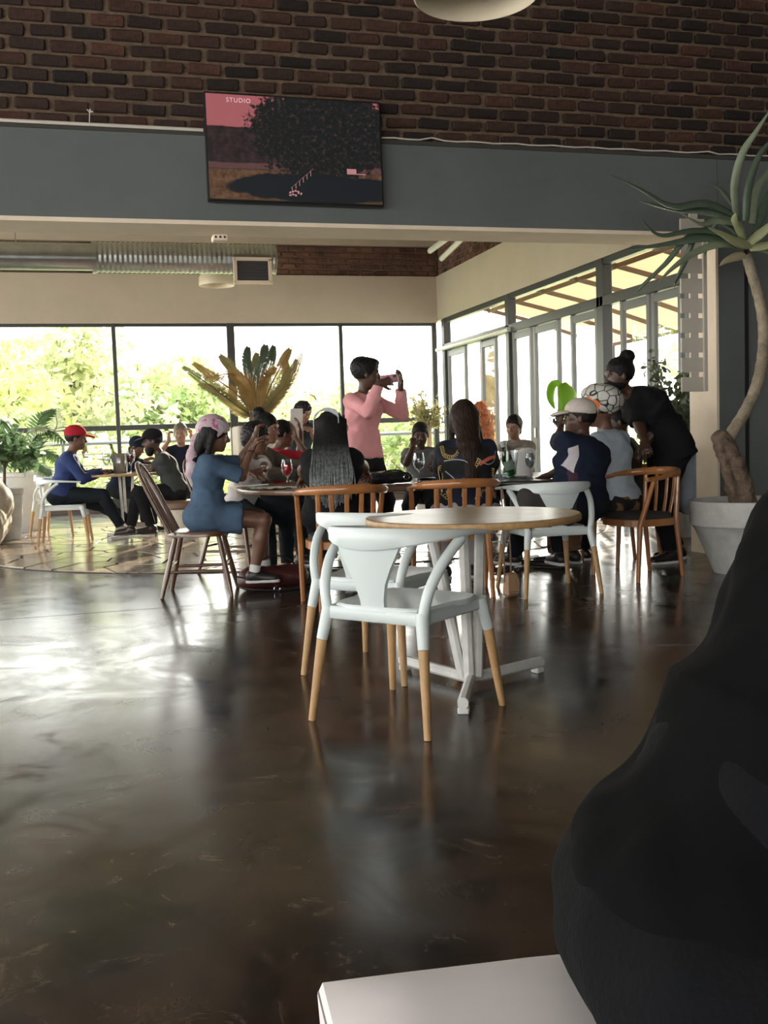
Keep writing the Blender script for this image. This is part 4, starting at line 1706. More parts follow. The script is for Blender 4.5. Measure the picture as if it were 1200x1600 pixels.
# pendant over the foreground
LSH = M('cream_enamel', (.62, .54, .40), .35)
pc = aty(745, -8, 4.15)
pl = empty('pendant_lamp', (pc.x, 4.15, pc.z))
tag(pl, 'cream enamel pendant lamp cut off by the top of the picture', 'lamp')
MB().lathe([(.262, -.006), (.268, 0), (.262, .006), (.25, .07), (.18, .15), (.08, .19), (.045, .25), (.04, .25), (.07, .185), (.172, .143), (.243, .066), (.254, .004)], seg=48).build('lamp_shade', LSH, pl, True)
MB().tube([(0, 0, .2), (0, 0, 5.58 - pc.z)], .006, 6).build('flex', BLACK, pl)
MB().lathe([(.0001, .04), (.03, .05), (.045, .09), (.03, .13), (.018, .17)], seg=16).build('bulb', CERAMIC, pl, True)

# duct run in the veranda
dl = aty(0, 405, 13.2)
dx0, dxm, dx1 = -6.0, aty(146, 400, 13.2).x, aty(430, 405, 13.2).x
dz_ = aty(290, 404, 13.2).z
duct = empty('air_duct', (dxm, 13.2, dz_))
tag(duct, 'silver air duct with a corrugated stretch under the veranda ceiling', 'duct')
R_ = .165
MB().tube([(dx0 - dxm, 0, 0), (.02, 0, 0)], R_, 28).build('smooth_pipe', STEEL, duct, True)
m = MB()
nn = 75
m.tube([((dx1 - dxm) * i / nn, 0, 0) for i in range(nn + 1)], [R_ * 1.12 + (.006 if i % 2 else -.004) for i in range(nn + 1)], 28)
m.build('corrugated_pipe', STEEL, duct)
MB().tube([(-.02, 0, 0), (.03, 0, 0)], R_ * 1.2, 28).build('clamp_band', STEEL, duct, True)
for q in (-3, -.9, 1.6):
    MB().tube([(q, 0, R_), (q, 0, 5.2 - dz_)], .006, 6).build('hanger', STEEL, duct)
p = aty(395, 423, 12.9)
g_ = empty('air_vent', (p.x, 12.93, p.z))
tag(g_, 'cream framed air vent on the side of the duct', 'vent')
vw, vh = .44, .29
MB().box((0, .05, .06), (vw + .02, .14, vh)).build('vent_box', STEEL, g_)
MB().box((0, -.024, 0), (vw - .02, .008, vh - .02)).build('grille', M('vent_dark', (.05, .05, .055), .6), g_)
for (cx, cz, w_, h_) in ((0, vh / 2, vw + .05, .045), (0, -vh / 2, vw + .05, .045), (-vw / 2, 0, .045, vh), (vw / 2, 0, .045, vh)):
    MB().box((cx, -.03, cz), (w_, .03, h_), bev=.004).build('vent_frame', CREAM, g_)
for q in range(7):
    MB().box((0, -.025, -.11 + q * .037), (vw - .04, .02, .006), (.6, 0, 0)).build('slat', M('vent_grey', (.07, .07, .08), .5) if 'vent_grey' not in bpy.data.materials else bpy.data.materials['vent_grey'], g_)
p = aty(338, 434, 14.0)
pl2 = empty('pendant_lamp', (p.x, 14.0, p.z))
tag(pl2, 'cream dome pendant lamp hanging just below the silver duct', 'lamp')
MB().lathe([(.235, -.11), (.24, -.10), (.235, .0), (.17, .10), (.07, .15), (.03, .2), (.02, .2), (.06, .14), (.16, .09), (.225, 0), (.23, -.10)], seg=32).build('lamp_shade', LSH, pl2, True)
MB().tube([(0, 0, .18), (0, 0, 5.2 - p.z)], .006, 6).build('flex', BLACK, pl2)
p = aty(343, 374, 7.6)
sd_ = empty('junction_box', (p.x, 7.6, 2.60))
tag(sd_, 'small white junction box with three holes under the beam', 'junction box')
MB().box((0, 0, -.022), (.11, .11, .044), bev=.008).build('box', CREAM, sd_)
for q in (-.032, 0, .032):
    MB().lathe([(.0001, 0), (.009, 0), (.009, .004), (.0001, .004)], seg=10).build('hole', BLACK, sd_).matrix_local = Matrix.Translation((q, -.056, -.02)) @ Matrix.Rotation(PI / 2, 4, 'X')
# roof struts at the far corner
for i, (a, b) in enumerate((((672, 392), (716, 360)), ((690, 404), (733, 362)))):
    o = MB().tube([aty(a[0], a[1], 15.5), aty(b[0], b[1], 13.6)], .045, 8).build('roof_strut', W_PAINT, None, True)
    tag(o, ['upper of two white diagonal struts in the far ceiling corner', 'lower of two white diagonal struts in the far ceiling corner'][i], 'strut', 'roof struts')

# slatted white board hung in the opening at right
sb = empty('slatted_screen', (5.35, 8.25, 0))
tag(sb, 'white screen of stacked notched boards hanging at the right of the opening', 'screen')
zt = 2.64
zb = aty(1080, 612, 7.34).z
lft = aty(1064, 500, 8.25).x - 5.35
cxs = []
WSL = M('board_paint', (.50, .46, .40), .7)
nb = 8
hb = (zt - zb) / nb
a_l = aty(1064, 500, 7.34)
a_r = aty(1101, 500, 7.34)
wb = (a_r - a_l).length * 1.02
sb.location = ((a_l.x + a_r.x) / 2, 7.34, 0)
for q in range(nb + 1):
    z = zb + hb * (q + .5) - .0
    MB().box((0, 0, z - hb * .13), (wb, .02, hb * .74), bev=.003).build('board', WSL, sb)
    MB().box((.01, .0, z + hb * .37), (wb * .32, .018, hb * .28)).build('neck', WSL, sb)
MB().box((wb * .44, -.022, (zt + zb) / 2), (.035, .022, zt - zb), bev=.003).build('batten', WSL, sb)

# ------------------------------------------------------------------ bench cushion in the foreground
cb = empty('bench', (1.15, .55, 0))
tag(cb, 'white upholstered bench with piped edge at the bottom of the picture', 'bench')
VIN = M('white_vinyl', (.82, .76, .75), .45, noise_=(4, .93, 3), bump=(5, .25))
p0 = atz(503, 1512, .46)
p1 = atz(862, 1464, .46)
dirx = Vector((p1.x - p0.x, p1.y - p0.y, 0)).normalized()
ang = math.atan2(dirx.y, dirx.x)
cb.location = (p0.x, p0.y, 0)
cb.rotation_euler = (0, 0, ang)
LX, LY = 1.7, .62
m = MB()
N1, N2 = 34, 14


def cush(u, v):
    x, y = u * LX, -v * LY
    e = min(u * LX, (1 - u) * LX, v * LY, (1 - v) * LY)
    z = .46 - .018 * math.exp(-e / .018)
    dd = math.hypot((x - .52) / .26, (y + .16) / .2)
    z -= .030 * math.exp(-dd * dd) + .004 * math.sin(18 * (x - .4 * y)) * math.exp(-((x - .40) / .16) ** 2)
    return (x, y, z)


g = [[cush(i / N1, j / N2) for j in range(N2 + 1)] for i in range(N1 + 1)]
vs_ = [p for r_ in g for p in r_]
fs = [(i * (N2 + 1) + j, i * (N2 + 1) + j + 1, (i + 1) * (N2 + 1) + j + 1, (i + 1) * (N2 + 1) + j) for i in range(N1) for j in range(N2)]
m.add(vs_, fs)
rim = [(i, 0) for i in range(N1 + 1)] + [(N1, j) for j in range(1, N2 + 1)] + [(i, N2) for i in range(N1 - 1, -1, -1)] + [(0, j) for j in range(N2 - 1, 0, -1)]
base = len(m.v)
for lv, (zz, off) in enumerate(((.425, .006), (.38, .004), (.335, .0))):
    for (i, j) in rim:
        x, y, _z = g[i][j]
        ox = -off if i == 0 else (off if i == N1 else 0)
        oy = off if j == 0 else (-off if j == N2 else 0)
        m.v.append((x + ox, y + oy, zz))
nr = len(rim)
for k in range(nr):
    k2 = (k + 1) % nr
    a = rim[k][0] * (N2 + 1) + rim[k][1]
    b = rim[k2][0] * (N2 + 1) + rim[k2][1]
    m.f.append((a, b, base + k2, base + k))
    m.f.append((base + k, base + k2, base + nr + k2, base + nr + k))
    m.f.append((base + nr + k, base + nr + k2, base + 2 * nr + k2, base + 2 * nr + k))
    m.m += [0, 0, 0]
m.build('cushion', VIN, cb, True)
MB().tube([(-.004, .004, .428), (LX, .004, .428), (LX, -LY, .428), (-.004, -LY, .428), (-.004, .004, .428)], .0022, 6).build('piping', M('dark_seam', (.16, .14, .14), .7), cb, True)
MB().box((LX / 2, -LY / 2, .17), (LX - .04, LY - .04, .34), bev=.01).build('base', BLACK, cb)

# ================================================================== THINGS ON TABLES AND FLOOR
def item(name, px, py, z, label, cat_, group=None, Y=None):
    p = aty(px, py, Y) if Y else atz(px, py, z)
    o = empty(name, (p.x, p.y, z))
    return tag(o, label, cat_, group)


def tab(px, z):
    """depth on the table the pixel column crosses"""
    if z > .75:
        return 12.12
    q = aty(px, 750, 7.35)
    cx, cy, R__ = (1.80, 7.72, .80) if q.x < 2.5 else (3.18, 7.62, .74)
    dx = q.x - cx
    return max(7.28, cy - math.sqrt(max(.01, R__ ** 2 - dx * dx)) + .12)


def onto(px, z):
    q = aty(px, 750, tab(px, z))
    return Vector((q.x, q.y, z))


def wine_glass(px, py, z, label, drink=None, k=1.0, fill=.5):
    p_ = onto(px, z)
    r = tag(empty('wine_glass', p_), label, 'glass')
    MB().lathe([(.034 * k, 0), (.034 * k, .003), (.006 * k, .008), (.0045 * k, .05 * k), (.006 * k, .085 * k)], seg=20).build('stem', DRINK, r, True)
    MB().lathe([(.006 * k, .085 * k), (.030 * k, .105 * k), (.042 * k, .14 * k), (.041 * k, .175 * k), (.034 * k, .215 * k), (.0325 * k, .215 * k), (.039 * k, .175 * k), (.040 * k, .14 * k), (.028 * k, .108 * k), (.0001, .09 * k)], seg=24).build('bowl', DRINK, r, True)
    if drink:
        MB().lathe([(.0001, .092 * k), (.026 * k, .108 * k), (.038 * k, .138 * k), (.0385 * k, (.14 + .04 * fill * 2) * k), (.0001, (.14 + .04 * fill * 2) * k)], seg=20).build('drink', drink, r, True)
    return r


TZ = .732
wine_glass(449, 756, TZ, 'tall stemmed glass of pink drink beside the arm of the braided woman', ROSE, 1.0, .45)
wine_glass(655, 752, TZ, 'empty ribbed stemmed glass near the edge of the dark table', None, 1.05)
wine_glass(829, 748, TZ, 'empty stemmed glass by the elbow of the man in the navy jersey', None, .9)
wine_glass(206, 741, .772, 'glass of red wine on the white table beside the steel bucket', REDWINE, 1.25, .3)
wine_glass(168, 738, .772, 'empty stemmed glass before the man in the red cap', None, 1.1)

# steel wine bucket and bottle
p = onto(189, .772)
b_ = empty('wine_bucket', (p.x, p.y, .772))
b_.scale = (.72, .72, 1.08)
tag(b_, 'steel wine bucket on the white table of the man in the red cap', 'bucket')
MB().lathe([(.10, 0), (.105, .01), (.118, .10), (.121, .105), (.120, .115), (.135, .20), (.14, .205), (.135, .21), (.118, .112), (.098, .012), (.0001, .01)], seg=32).build('bucket', STEEL, b_, True)
for sx in (1, -1):
    MB().tube([(sx * .128, -.02, .17), (sx * .155, -.01, .165), (sx * .155, .01, .165), (sx * .128, .02, .17)], .006, 6).build('handle', CHROME, b_, True)


def bottle(parent_name, loc, rot, label, glass, k=1.0, lab=None, neckm=None):
    r = empty(parent_name, loc)
    r.rotation_euler = rot
    tag(r, label, 'bottle')
    MB().lathe([(.0001, 0), (.036 * k, .0), (.038 * k, .01), (.038 * k, .16 * k), (.030 * k, .19 * k), (.015 * k, .215 * k), (.0135 * k, .28 * k), (.016 * k, .283 * k), (.016 * k, .295 * k), (.0001, .295 * k)], seg=24).build('bottle_glass', glass, r, True)
    if lab:
        MB().lathe([(.0385 * k, .05 * k), (.039 * k, .05 * k), (.039 * k, .13 * k), (.0385 * k, .13 * k)], seg=24, closed=True).build('paper_label', lab, r, True)
    if neckm:
        MB().lathe([(.0165 * k, .25 * k), (.017 * k, .255 * k), (.017 * k, .298 * k), (.0001, .30 * k)], seg=16).build('cap', neckm, r, True)
    return r


bottle('wine_bottle', (p.x - .02, p.y, .785), (0, -.22, 0), 'olive green bottle leaning left in the steel bucket', OLIVE_GLASS, 1.15)
bottle('wine_bottle', (p.x + .03, p.y + .02, .785), (0, .30, 0), 'dark necked bottle leaning right in the steel bucket', M('dark_bottle_glass', (.05, .045, .01), .1), 1.02)
# clear bucket with green bottle
p = onto(793, TZ)
b_ = empty('glass_ice_bucket', (p.x, p.y, TZ))
b_.scale = (.86, .86, .93)
tag(b_, 'clear ice bucket holding a tilted green bottle on the dark table', 'bucket')
MB().lathe([(.0001, .004), (.068, .004), (.072, .012), (.098, .235), (.101, .235), (.103, .228), (.078, .0), (.0001, 0)], seg=32).build('bucket', DRINK, b_, True)
MB().lathe([(.0001, .006), (.066, .006), (.070, .045), (.0001, .045)], seg=20).build('ice', glass_mat('ice_water', (.85, .9, .9), .12, .2), b_, True)
bottle('green_bottle', (p.x + .035, p.y - .01, TZ + .03), (.05, -.32, 0), 'tilted green glass bottle with a pale cap inside the clear bucket', GREEN_GLASS, .92, M('pale_label', (.45, .55, .45), .5), M('cap_grey', (.6, .6, .58), .4))
o = MB().tube([(p.x + .012, p.y + .02, TZ + .05), (p.x + .006, p.y + .025, TZ + .32)], .004, 8).build('drinking_straw', PAPER, None, True)
tag(o, 'white straw standing in the clear ice bucket', 'straw')
# white bucket with oval hand hole
p = onto(826, TZ)
b_ = empty('ice_bucket', (p.x + .02, p.y + .12, TZ))
b_.scale = (.72, .72, .9)
tag(b_, 'white plastic ice bucket with an oval hand hole', 'bucket')
m = MB()
seg, n_z = 36, 10
prof = [(.085 + .03 * i / n_z, .23 * i / n_z) for i in range(n_z + 1)]
vs_, fs = [], []
for (r_, z) in prof:
    for k in range(seg):
        a = 2 * PI * k / seg
        zz = z + (.03 * max(0, -math.sin(a)) ** 2 + .03 * max(0, math.sin(a)) ** 2) * (z / .23)
        vs_.append((r_ * math.cos(a), r_ * math.sin(a), zz))
for i in range(n_z):
    for k in range(seg):
        if i in (7, 8) and (k in (25, 26, 27, 28) or k in (7, 8, 9, 10)):
            continue
        fs.append((i * seg + k, i * seg + (k + 1) % seg, (i + 1) * seg + (k + 1) % seg, (i + 1) * seg + k))
fs.append(tuple(range(seg))[::-1])
m.add(vs_, fs)
bo = m.build('bucket', M('white_bucket_plastic', (.62, .60, .60), .4), b_, True)
mod = bo.modifiers.new('thick', 'SOLIDIFY')
mod.thickness = .005


def plate(px, py, z, r, label, stack=1):
    p = onto(px, z)
    o = empty('plate', (p.x, p.y, z))
    tag(o, label, 'plate')
    for i in range(stack):
        MB().lathe([(.0001, .004), (r * .6, .004), (r, .020), (r, .024), (r * .58, .009), (.0001, .009)], (0, 0, i * .012), 32).build('dish', CERAMIC, o, True)
    return o


plate(234, 742, .772, .14, 'stack of white plates on the table of the bearded man', 3)
plate(266, 738, .772, .10, 'small white plate at the right end of the white table', 1)
plate(812, 752, TZ, .07, 'small white saucer beside the clear ice bucket', 1)
plate(395, 757, TZ, .12, 'white plate under the crossed arms of the person in white', 1)


def napkin(px, py, z, w, d, rot, label, mat=PAPER, name='napkin', hh=.012):
    p = onto(px, z)
    m = MB()
    n = 8
    rr = random.Random(px * 7 + py)
    g = [[((i / n - .5) * w, (j / n - .5) * d, .004 + hh * abs(math.sin(i * 1.3 + rr.random()) * math.cos(j * 1.1 + rr.random()))) for j in range(n + 1)] for i in range(n + 1)]
    m.add([q for r_ in g for q in r_] + [((i / n - .5) * w, (j / n - .5) * d, 0) for i in (0, n) for j in (0, n)],
          [(i * (n + 1) + j, i * (n + 1) + j + 1, (i + 1) * (n + 1) + j + 1, (i + 1) * (n + 1) + j) for i in range(n) for j in range(n)])
    o = m.build(name, mat, None, True)
    o.location = (p.x, p.y, z)
    o.rotation_euler = (0, 0, rot)
    return tag(o, label, name.replace('_', ' '))


napkin(428, 757, TZ, .30, .22, .2, 'crumpled white menu sheet by the wristwatch of the person in white', name='menu_sheet')
napkin(410, 762, TZ, .24, .16, -.3, 'folded grey white paper nearest the edge of the brown table', name='paper')
napkin(672, 752, TZ, .17, .13, .4, 'white napkin beside the empty ribbed glass', name='napkin')
napkin(786, 757, TZ, .16, .12, .8, 'white napkin in front of the clear ice bucket', name='napkin')
napkin(769, 752, TZ, .12, .08, -.2, 'pale blue crumpled napkin standing left of the clear bucket', M('pale_blue_paper', (.42, .50, .56), .7), 'napkin', .055)
napkin(130, 742, .772, .26, .18, .1, 'white menu sheet before the man in the red cap', name='menu_sheet')
# menu board in front of the woman in red's neighbour
p = aty(463, 661, 9.4)
mn = MB().box((0, 0, 0), (.13, .012, .27), bev=.012).build('menu_card', PAPER)
mn.location = p
mn.rotation_euler = (.12, 0, .25)
tag(mn, 'tall white menu card held up behind the person in red', 'menu')

# handbags
LEA = M('black_leather', (.018, .018, .022), .35, bump=(40, .3))


def bag(name, c, R, r, mat, label, parent_mat2=None, strap=None, buckle=None, wob=(.004, 40)):
    root = empty(name, c)
    root.rotation_euler = (0, 0, R)
    tag(root, label, 'bag')
    F = Field(.008)
    F.cone((-r[0] + r[2], 0, r[2]), (r[0] - r[2], 0, r[2]), r[2], r[2] * .9, .02, wax=(0, 1, 0), wf=r[1] / r[2])
    F.cone((-r[0] * .8 + r[2] * .6, 0, r[2] * 1.3), (r[0] * .8 - r[2] * .6, 0, r[2] * 1.3), r[2] * .7, r[2] * .6, .03, wax=(0, 1, 0), wf=r[1] / r[2])
    F.plane((0, 0, .003), (0, 0, -1))
    F.mesh('bag_body', mat, root, wob=wob)
    if strap:
        for s_ in strap:
            MB().tube(cat(s_, 5), .006, 6).build('strap', parent_mat2 or mat, root, True)
    if buckle:
        b = Vector(buckle)
        MB().tube([b + Vector((.022 * math.cos(t * PI / 6), -.004, .018 * math.sin(t * PI / 6))) for t in range(13)], .004, 6).build('buckle', CHROME, root, True, 'silver buckle')
    return root


p = onto(612, TZ)
bag('handbag', (p.x, p.y + .05, TZ), .1, (.18, .085, .045), LEA, 'black leather handbag lying on the table by the pink jumper', strap=[[(-.1, -.05, .07), (-.05, -.08, .10), (.05, -.07, .10), (.13, -.05, .06)], [(-.02, 0, .09), (.08, -.06, .085), (.16, -.06, .04)]], buckle=(.10, -.085, .05))
p = atz(430, 925, 0)
bag('handbag', (p.x + .02, p.y + .16, 0), .08, (.27, .10, .085), M('oxblood_leather', (.06, .016, .014), .4, bump=(30, .3)), 'dark red leather handbag on the floor by the white sock', M('dark_strap', (.02, .015, .015), .4),
    [[(-.22, -.05, .10), (-.30, -.10, .12), (-.28, -.14, .05), (-.1, -.16, .02), (.1, -.16, .012), (.25, -.12, .02)], [(-.15, 0, .16), (-.05, -.02, .24), (.08, -.02, .235), (.17, 0, .16)]], (-.02, -.165, .025))
p = atz(803, 934, 0)
bg_ = bag('shoulder_bag', (p.x, p.y + .05, 0), .25, (.075, .05, .062), M('tan_leather', (.42, .27, .16), .5), 'small tan shoulder bag hanging by its strap beside the white chair', M('brown_strap', (.20, .12, .08), .5),
          [[(.02, -.055, .05), (.02, -.06, .12), (.0, -.03, .18)], [(-.05, 0, .10), (-.05, .0, .30), (-.03, .03, .55), (.0, .08, .722)], [(.02, .02, .12), (.035, .05, .4), (.02, .10, .722)]])
_b = [c for c in bg_.children if c.name.startswith('bag_body')][0]
_m = MB()
_m.box((0, 0, .082), (.115, .065, .158), bev=.018)
_m.box((0, -.036, .095), (.105, .012, .115), bev=.008)
_m.v = [(x * (1 - .22 * (z / .16)), y * (1 - .35 * (z / .16)), z) for x, y, z in _m.v]
_o = _m.build('bag_body_tmp', _b.data.materials[0])
_b.data = _o.data
bpy.data.objects.remove(_o)
# grey cushion on the chair
F = Field(.01)
F.cone((-.0, -.15, .20), (-.0, .15, .20), .05, .05, .02)
F.cone((-.02, -.13, .06), (-.02, .13, .06), .05, .05, .06)
F.cone((-.02, -.13, .06), (-.0, -.15, .22), .05, .05, .05)
F.cone((-.02, .13, .06), (-.0, .15, .22), .05, .05, .05)
F.ell((0, 0, .13), V(.06, .17, .14), None, .05)
cu = F.mesh('cushion', cloth('charcoal_velvet', (.055, .05, .048)), wob=(.004, 30))
cu.location = (2.80, 6.17, .452)
cu.rotation_euler = (0, 0, math.radians(88))
tag(cu, 'charcoal cushion seen through the back of the right white armchair', 'cushion')
# beige bin under the bearded man's chair and stool
p = atz(278, 868, 0)
st_ = empty('padded_stool', (p.x + .05, 10.6, 0))
st_.location = (aty(283, 800, 11.55).x, 11.55, 0)
tag(st_, 'brown padded stool on a cream drum base under the bearded man', 'stool')
MB().lathe([(.17, 0), (.19, .02), (.20, .34), (.19, .36)], seg=28).build('drum', M('cream_drum', (.50, .45, .37), .7), st_, True)
MB().lathe([(.20, .36), (.235, .38), (.24, .43), (.20, .455), (.0001, .46)], seg=28).build('seat_pad', M('brown_leather', (.17, .10, .07), .5), st_, True)

# ================================================================== PLANTS
def pot(parent, r0, r1, h_, mat=POT, rimh=.07, soil=.05):
    MB().lathe([(.0001, .0), (r0, 0), (r0 + (r1 - r0) * .78, h_ - rimh * 1.15), (r1 * .93, h_ - rimh * 1.1), (r1 * .955, h_ - rimh), (r1, h_ - rimh * .93), (r1, h_), (r1 * .92, h_), (r1 * .90, h_ - soil), (.0001, h_ - soil)], seg=48).build('pot', mat, parent, True)
    MB().lathe([(.0001, h_ - soil + .01), (r1 * .905, h_ - soil + .002)], seg=32).build('soil', SOIL, parent)


# aloe tree
ALY = 6.50
pa = aty(1166, 780, ALY)
al = empty('tree_aloe', (pa.x, ALY, 0))
tag(al, 'tall tree aloe with a bent trunk in a big white pot at right', 'plant')
pot(al, .235, .405, pa.z, POT, .19, .07)


def rel(px, py, dy=0.0, o=al):
    q = aty(px, py, ALY + dy)
    return (q.x - al.location.x, q.y - al.location.y, q.z)


tb = Field(.008)
A1 = [rel(1162, 790), rel(1155, 760), rel(1146, 730), rel(1136, 705), rel(1126, 685)]
tb.path(A1, [.095, .094, .082, .074, .068], .03)
tb.path([rel(1152, 785, -.04), rel(1137, 740, -.04), rel(1124, 690, -.03)], [.045, .035, .03], .015)
tb.path([rel(1172, 788, .03), rel(1165, 745, .02), rel(1142, 700, .0)], [.04, .032, .03], .015)
tb.mesh('thick_trunk', M('grey_brown_bark', (.20, .14, .10), .95, noise_=(16, .35, 8), bump=(28, 1.0)), al, wob=(.007, 55))
A2 = cat([rel(1130, 700), rel(1146, 672), rel(1166, 640), rel(1183, 600), rel(1192, 555), rel(1193, 510), rel(1186, 465), rel(1174, 425), rel(1166, 398)], 6)
MB().tube(A2, [.046 - .010 * i / (len(A2) - 1) + .0022 * math.sin(i * 2.4) for i in range(len(A2))], 14).build('thin_trunk', M('pale_ringed_bark', (.34, .28, .20), .8, noise_=(9, .4, 7), bump=(25, .6)), al, True)
ALEAF = M('aloe_leaf', (.085, .125, .085), .45, noise_=(5, .7, 3))
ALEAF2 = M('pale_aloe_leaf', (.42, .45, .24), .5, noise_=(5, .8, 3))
ALEAF3 = M('grey_green_leaf', (.22, .27, .18), .5, noise_=(5, .7, 3))
crown = (1166, 385)
LV = [  # px paths from the crown outwards, width, material
    ([(1160, 378), (1100, 372), (1040, 382), (972, 391)], .06, ALEAF, .1),
    ([(1160, 372), (1090, 360), (1035, 368), (1010, 352), (1001, 338)], .035, ALEAF, -.1),
    ([(1155, 340), (1105, 318), (1050, 322), (1000, 295), (953, 272)], .050, ALEAF, -.15),
    ([(1155, 345), (1100, 330), (1062, 328), (1030, 322), (998, 314)], .05, ALEAF, .15),
    ([(1158, 384), (1120, 382), (1080, 398), (1050, 420), (1026, 444)], .048, ALEAF3, -.25),
    ([(1150, 375), (1085, 365), (1040, 412), (1002, 448), (994, 462)], .035, ALEAF, .25),
    ([(1145, 375), (1095, 360), (1070, 410), (1056, 440), (1054, 452)], .035, ALEAF, .3),
    ([(1150, 340), (1148, 290), (1160, 240), (1182, 205), (1208, 165)], .052, ALEAF3, -.2),
    ([(1165, 345), (1170, 290), (1188, 240), (1215, 210)], .05, ALEAF, -.1),
    ([(1175, 350), (1182, 300), (1200, 270), (1230, 240)], .05, ALEAF3, .1),
    ([(1180, 365), (1200, 310), (1222, 280), (1250, 262)], .05, ALEAF, .2),
    ([(1170, 380), (1192, 362), (1215, 345), (1250, 335)], .055, ALEAF2, -.2),
    ([(1172, 388), (1196, 384), (1220, 378), (1255, 385)], .055, ALEAF2, -.1),
    ([(1168, 382), (1150, 378), (1128, 366), (1106, 355)], .085, ALEAF2, -.35),
    ([(1160, 372), (1154, 355), (1148, 345), (1150, 333)], .085, ALEAF2, -.3),
    ([(1162, 398), (1148, 402), (1134, 408), (1124, 416)], .055, M('dried_leaf', (.36, .30, .20), .7), -.1),
    ([(1152, 330), (1130, 300), (1118, 290), (1106, 286)], .03, ALEAF, .2),
    ([(1158, 350), (1120, 345), (1095, 350), (1062, 332)], .045, ALEAF3, -.1),
    ([(1175, 385), (1205, 395), (1230, 410), (1250, 440)], .05, ALEAF3, .1),
    ([(1165, 380), (1140, 355), (1118, 350), (1105, 390), (1100, 400)], .03, ALEAF, .3),
]
for pts, w, mt, dy in LV:
    n = len(pts)
    w *= 1.3
    P_ = cat([rel(px, py, dy * (i / (n - 1))) for i, (px, py) in enumerate(pts)], 6)
    N_ = len(P_)
    rad = []
    for i in range(N_):
        t = i / (N_ - 1)
        k_ = (1 - t) ** .75 * (.72 + .5 * min(1, t * 4)) + .02
        rad.append((w * .55 * k_, w * .25 * k_ + .001))
    MB().tube(P_, rad, 10, up=(0, -.8, .6)).build('leaf', mt, al, True)

# cycad in a tall planter behind the party
CY = 12.6
pc_ = aty(405, 655, CY)
cy = empty('cycad', (pc_.x, CY, 0))
tag(cy, 'large cycad with stiff fronds coloured sunlit gold in a tall cream planter', 'plant')
MB().box((0, 0, .64), (.62, .62, 1.28), bev=.02).build('planter', M('cream_planter', (.50, .45, .38), .7, noise_=(4, .85, 4)), cy)
MB().lathe([(.0001, 1.28), (.28, 1.281)], seg=20).build('soil', SOIL, cy)
F = Field(.012)
F.ell((0, 0, 1.38), V(.12, .12, .15), None)
F.mesh('stem', DBARK, cy, wob=(.010, 60))
CYG = M('sunlit_gold_frond', (.42, .27, .10), .55, noise_=(3, .5, 3), transl=.45)  # warm sunlight on the fronds is put into this leaf colour
CYD = M('green_frond', (.085, .12, .075), .55, noise_=(3, .6, 3), transl=.35)
CYM = M('olive_frond', (.24, .20, .08), .55, noise_=(3, .5, 3), transl=.4)


def frond(parent, P_, w, mt, n=46, up=(0, -1, 0), vee=.5, name='frond', lw=.012):
    m = MB()
    m.tube(P_, [.012 * (1 - .8 * i / (len(P_) - 1)) + .002 for i in range(len(P_))], 6)
    L_ = len(P_) - 1
    U = Vector(up)
    for i in range(n):
        t = .10 + .90 * i / (n - 1)
        f = t * L_
        k = min(int(f), L_ - 1)
        c = P_[k].lerp(P_[k + 1], f - k)
        d = (P_[k + 1] - P_[k]).normalized()
        a = d.cross(U).normalized()
        b = a.cross(d).normalized()
        ll = w * (math.sin(PI * min(1, (t * .85 + .12))) ** .6) * .9 + .008
        for s_ in (1, -1):
            e = c + (a * s_ * .80 + d * .62 - b * vee * .5) * ll
            q = d * lw * .5
            mid = c.lerp(e, .5) + b * .006
            m.add([c - q, mid - q * 1.3, e, mid + q * 1.3, c + q], [(0, 1, 2, 3, 4)])
    return m.build(name, mt, parent)


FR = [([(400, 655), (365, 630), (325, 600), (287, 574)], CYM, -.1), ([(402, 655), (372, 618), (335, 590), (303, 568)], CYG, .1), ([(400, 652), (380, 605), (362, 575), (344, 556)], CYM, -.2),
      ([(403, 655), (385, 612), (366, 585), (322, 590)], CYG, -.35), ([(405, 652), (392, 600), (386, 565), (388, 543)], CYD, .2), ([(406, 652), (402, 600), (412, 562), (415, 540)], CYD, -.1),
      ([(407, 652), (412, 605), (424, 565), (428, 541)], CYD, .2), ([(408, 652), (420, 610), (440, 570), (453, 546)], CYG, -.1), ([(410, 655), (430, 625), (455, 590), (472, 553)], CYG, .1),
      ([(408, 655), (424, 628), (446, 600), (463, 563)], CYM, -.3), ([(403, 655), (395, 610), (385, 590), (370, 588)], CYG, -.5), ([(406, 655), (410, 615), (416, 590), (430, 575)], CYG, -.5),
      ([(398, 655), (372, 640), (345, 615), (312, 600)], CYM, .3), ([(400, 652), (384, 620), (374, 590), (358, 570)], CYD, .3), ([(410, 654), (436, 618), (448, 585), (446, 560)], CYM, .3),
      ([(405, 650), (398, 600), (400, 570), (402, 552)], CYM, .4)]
for pts, mt, dy in FR:
    n = len(pts)
    P_ = []
    for i, (px, py) in enumerate(pts):
        q = aty(px, py, CY + dy * (i / (n - 1)) * 1.3)
        P_.append(Vector((q.x - cy.location.x, q.y - CY, q.z)))
    P_ = cat(P_, 5)
    frond(cy, P_, .125, mt, n=60, up=(.2, -1, .1))


